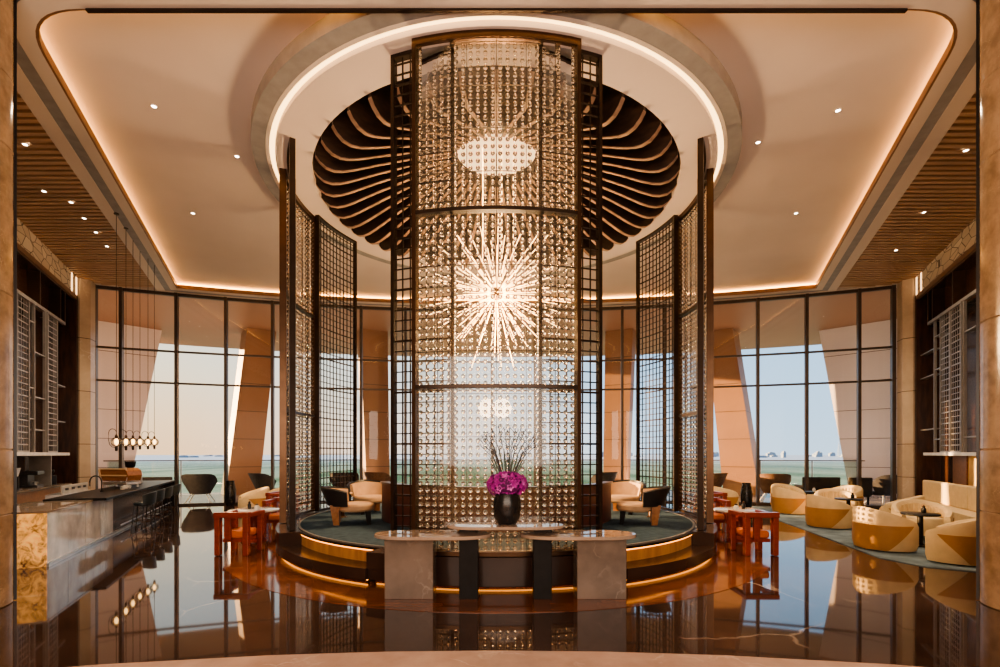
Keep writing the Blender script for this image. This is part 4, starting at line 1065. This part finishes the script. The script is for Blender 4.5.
# things on the back counter
t = thing('monitor', 'tilted white tablet screen on a black stand on the back counter', 'monitor', atL(.45, -.18, .87), rzL + PI)
MB().box((0, 0, .01), (.2, .16, .02)).build('foot', M['screen'], t); MB().box((0, .04, .16), (.03, .03, .30)).build('stand', M['screen'], t)
MB().box((0, -.01, .36), (.34, .025, .30), 0, -.25).build('screen', M['paper'], t, bevel=.006)
t = thing('coffee_machine', 'black coffee machine on the back counter', 'coffee machine', atL(1.45, -.2, .87), rzL)
MB().box((0, 0, .03), (.45, .32, .06)).build('base', M['screen'], t, bevel=.01); MB().box((0, .09, .22), (.42, .14, .34)).build('tower', M['screen'], t, bevel=.01)
MB().box((0, -.02, .36), (.45, .3, .09)).build('head', M['screen'], t, bevel=.015); MB().lathe([(.05, .06), (.055, .14)], (0, -.06, 0), 14).build('jug', M['steel'], t, True)
t = thing('grinder', 'small black grinder right of the black coffee machine', 'grinder', atL(2.65, -.2, .87))
MB().box((0, 0, .13), (.18, .22, .26)).build('body', M['screen'], t, bevel=.02); MB().lathe([(.04, .26), (.09, .34), (.09, .40)], n=16).build('hopper', M['blackleather'], t, True)
# pendants
pg = 'glass globe pendants over the bar'
tops = [(116.4, 213), (126, 228), (133, 240), (140, 251), (148, 258.5), (154.4, 265)]
names = ['nearest glass globe pendant over the bar', 'second glass globe pendant from the camera', 'third glass globe pendant from the camera', 'fourth glass globe pendant from the camera', 'fifth glass globe pendant from the camera', 'farthest glass globe pendant over the bar']
p0 = None
for (x, y), lab in zip(tops, names):
    D = 5.3 * F / (HY - y); X = (x - CX) / F * D; zg = EYE + (HY - 442) / F * D
    if p0 is None:
        t = thing('globe_pendant', lab, 'pendant lamp', (X, D, zg), 0, pg); p0 = t; h0 = 6.99 - zg
        MB().tube([(0, 0, .17), (0, 0, h0 - .02)], .006, 6).build('rod', M['bronze'], t)
        MB().lathe([(.05, h0 - .02), (.05, h0)], n=16).build('canopy', M['bronze'], t, True)
        MB().ball((0, 0, 0), .105, 24, 14).build('glass_globe', M['globe'], t, True)
        b = MB().lathe([(.012, -.07), (.035, -.03), (.04, .02), (.02, .07)], n=14).build('bulb', M['bulb'], t, True)
        MB().lathe([(.03, .09), (.03, .13), (.012, .17)], n=12).build('socket', M['brown_metal'], t, True)
        MB().lathe([(.012, -.20), (.026, -.19), (.03, -.10)], n=12).build('finial', M['bronze'], t, True)
        pts = [(-.002, 0, .22)] + [(-.085 + .085 * K(a), 0, .20 + .09 * S(a)) for a in [PI * i / 8 for i in range(1, 9)]] + [(-.172, 0, .05), (-.15, 0, -.05), (-.09, 0, -.11), (-.03, 0, -.12)]
        MB().tube(pts, .006, 6).build('hoop', M['bronze'], t, True)
    else: dup(p0, (X, D, zg - .0 ), 0, lab)

# ------------------------------------------------------------------ light
def lamp(name, kind, loc, energy, col, **kw):
    l = bpy.data.lights.new(name, kind); l.energy = energy; l.color = col
    for k, v in kw.items(): setattr(l, k, v)
    o = bpy.data.objects.new(name, l); C.objects.link(o); o.location = loc; return o
def aim(o, d): o.rotation_euler = Vector(d).to_track_quat('-Z', 'Y').to_euler()
sun = lamp('sun', 'SUN', (-40, 40, 20), 20.0, (1, .60, .28), angle=rad(.6)); aim(sun, (.94, -.34, -.13))
k = lamp('added_front_fill', 'AREA', (0, -3.5, 3.2), 520, (1, .84, .70), shape='RECTANGLE', size=10, size_y=4); aim(k, (0, 1, .35))  # added fill lamp behind the camera, lifts ceiling and pavilion
lamp('chandelier_light', 'POINT', (0, DC[1], 4.1), 800, (1, .64, .32), shadow_soft_size=.5)
for x, y in ((-6.3, 8), (6.3, 8), (-7.4, 11), (7.4, 11), (-8.8, 14), (8.8, 14), (-3, 14.6), (3, 14.6), (-9.8, 12), (9.8, 12), (-7.2, 6.5), (7.2, 6.5)):
    k = lamp('downlight_spot', 'SPOT', (x, y, 6.9), 260, (1, .78, .54), spot_size=rad(140), spot_blend=1.0, shadow_soft_size=.06); aim(k, (0, 0, -1))
for s in (-1, 1):
    for th in (10, 20):
        x, y = fac(s * th, 35); k = lamp('added_canopy_fill', 'AREA', (x, y, .3), 60, (1, .70, .48), shape='DISK', size=1.0); aim(k, (0, 0, 1))  # added lamps aimed up to brighten the canopy underside

w = bpy.data.worlds.new('sky'); bpy.context.scene.world = w; w.use_nodes = True
nt = w.node_tree; bg = nt.nodes['Background']
tc = nd(nt, 'ShaderNodeTexCoord'); sx = nd(nt, 'ShaderNodeSeparateXYZ'); nt.links.new(tc.outputs['Generated'], sx.inputs[0])
def ramp(stops):
    r = nd(nt, 'ShaderNodeValToRGB'); e = r.color_ramp.elements
    e[0].position, e[0].color = stops[0][0], rgba(stops[0][1]); e[1].position, e[1].color = stops[-1][0], rgba(stops[-1][1])
    for p, c in stops[1:-1]: q = e.new(p); q.color = rgba(c)
    nt.links.new(sx.outputs['Z'], r.inputs['Fac']); return r
rl = ramp([(0, (.98, .62, .35)), (.05, (1.0, .68, .40)), (.14, (.90, .76, .55)), (.26, (.72, .76, .72)), (.5, (.50, .62, .74)), (1, (.35, .5, .7))])
rr = ramp([(0, (.52, .67, .82)), (.06, (.48, .66, .84)), (.2, (.40, .61, .84)), (.5, (.40, .58, .8)), (1, (.3, .48, .72))])
mr = nd(nt, 'ShaderNodeMapRange'); mr.inputs['From Min'].default_value = -.55; mr.inputs['From Max'].default_value = .25
nt.links.new(sx.outputs['X'], mr.inputs['Value'])
mx = nd(nt, 'ShaderNodeMixRGB'); nt.links.new(mr.outputs['Result'], mx.inputs['Fac'])
nt.links.new(rl.outputs['Color'], mx.inputs['Color1']); nt.links.new(rr.outputs['Color'], mx.inputs['Color2'])
nt.links.new(mx.outputs['Color'], bg.inputs['Color']); bg.inputs['Strength'].default_value = 1.15

# ------------------------------------------------------------------ camera
cd = bpy.data.cameras.new('camera'); cam = bpy.data.objects.new('camera', cd); C.objects.link(cam)
cd.sensor_width = 36; cd.sensor_fit = 'HORIZONTAL'; cd.lens = F * 36 / 1000; cam.location = (0, 0, EYE); cam.rotation_euler = (PI / 2, 0, 0)
cd.shift_x = (500 - CX) / 1000; cd.shift_y = (HY - 333.5) / 1000; cd.clip_end = 20000; cd.clip_start = .05
sc = bpy.context.scene; sc.camera = cam
sc.cycles.max_bounces = 10; sc.cycles.transmission_bounces = 8; sc.cycles.transparent_max_bounces = 16; sc.cycles.diffuse_bounces = 4; sc.cycles.glossy_bounces = 4
sc.cycles.sample_clamp_indirect = 6
sc.view_settings.view_transform = 'AgX'; sc.view_settings.look = 'AgX - Medium High Contrast'; sc.view_settings.exposure = 0.6
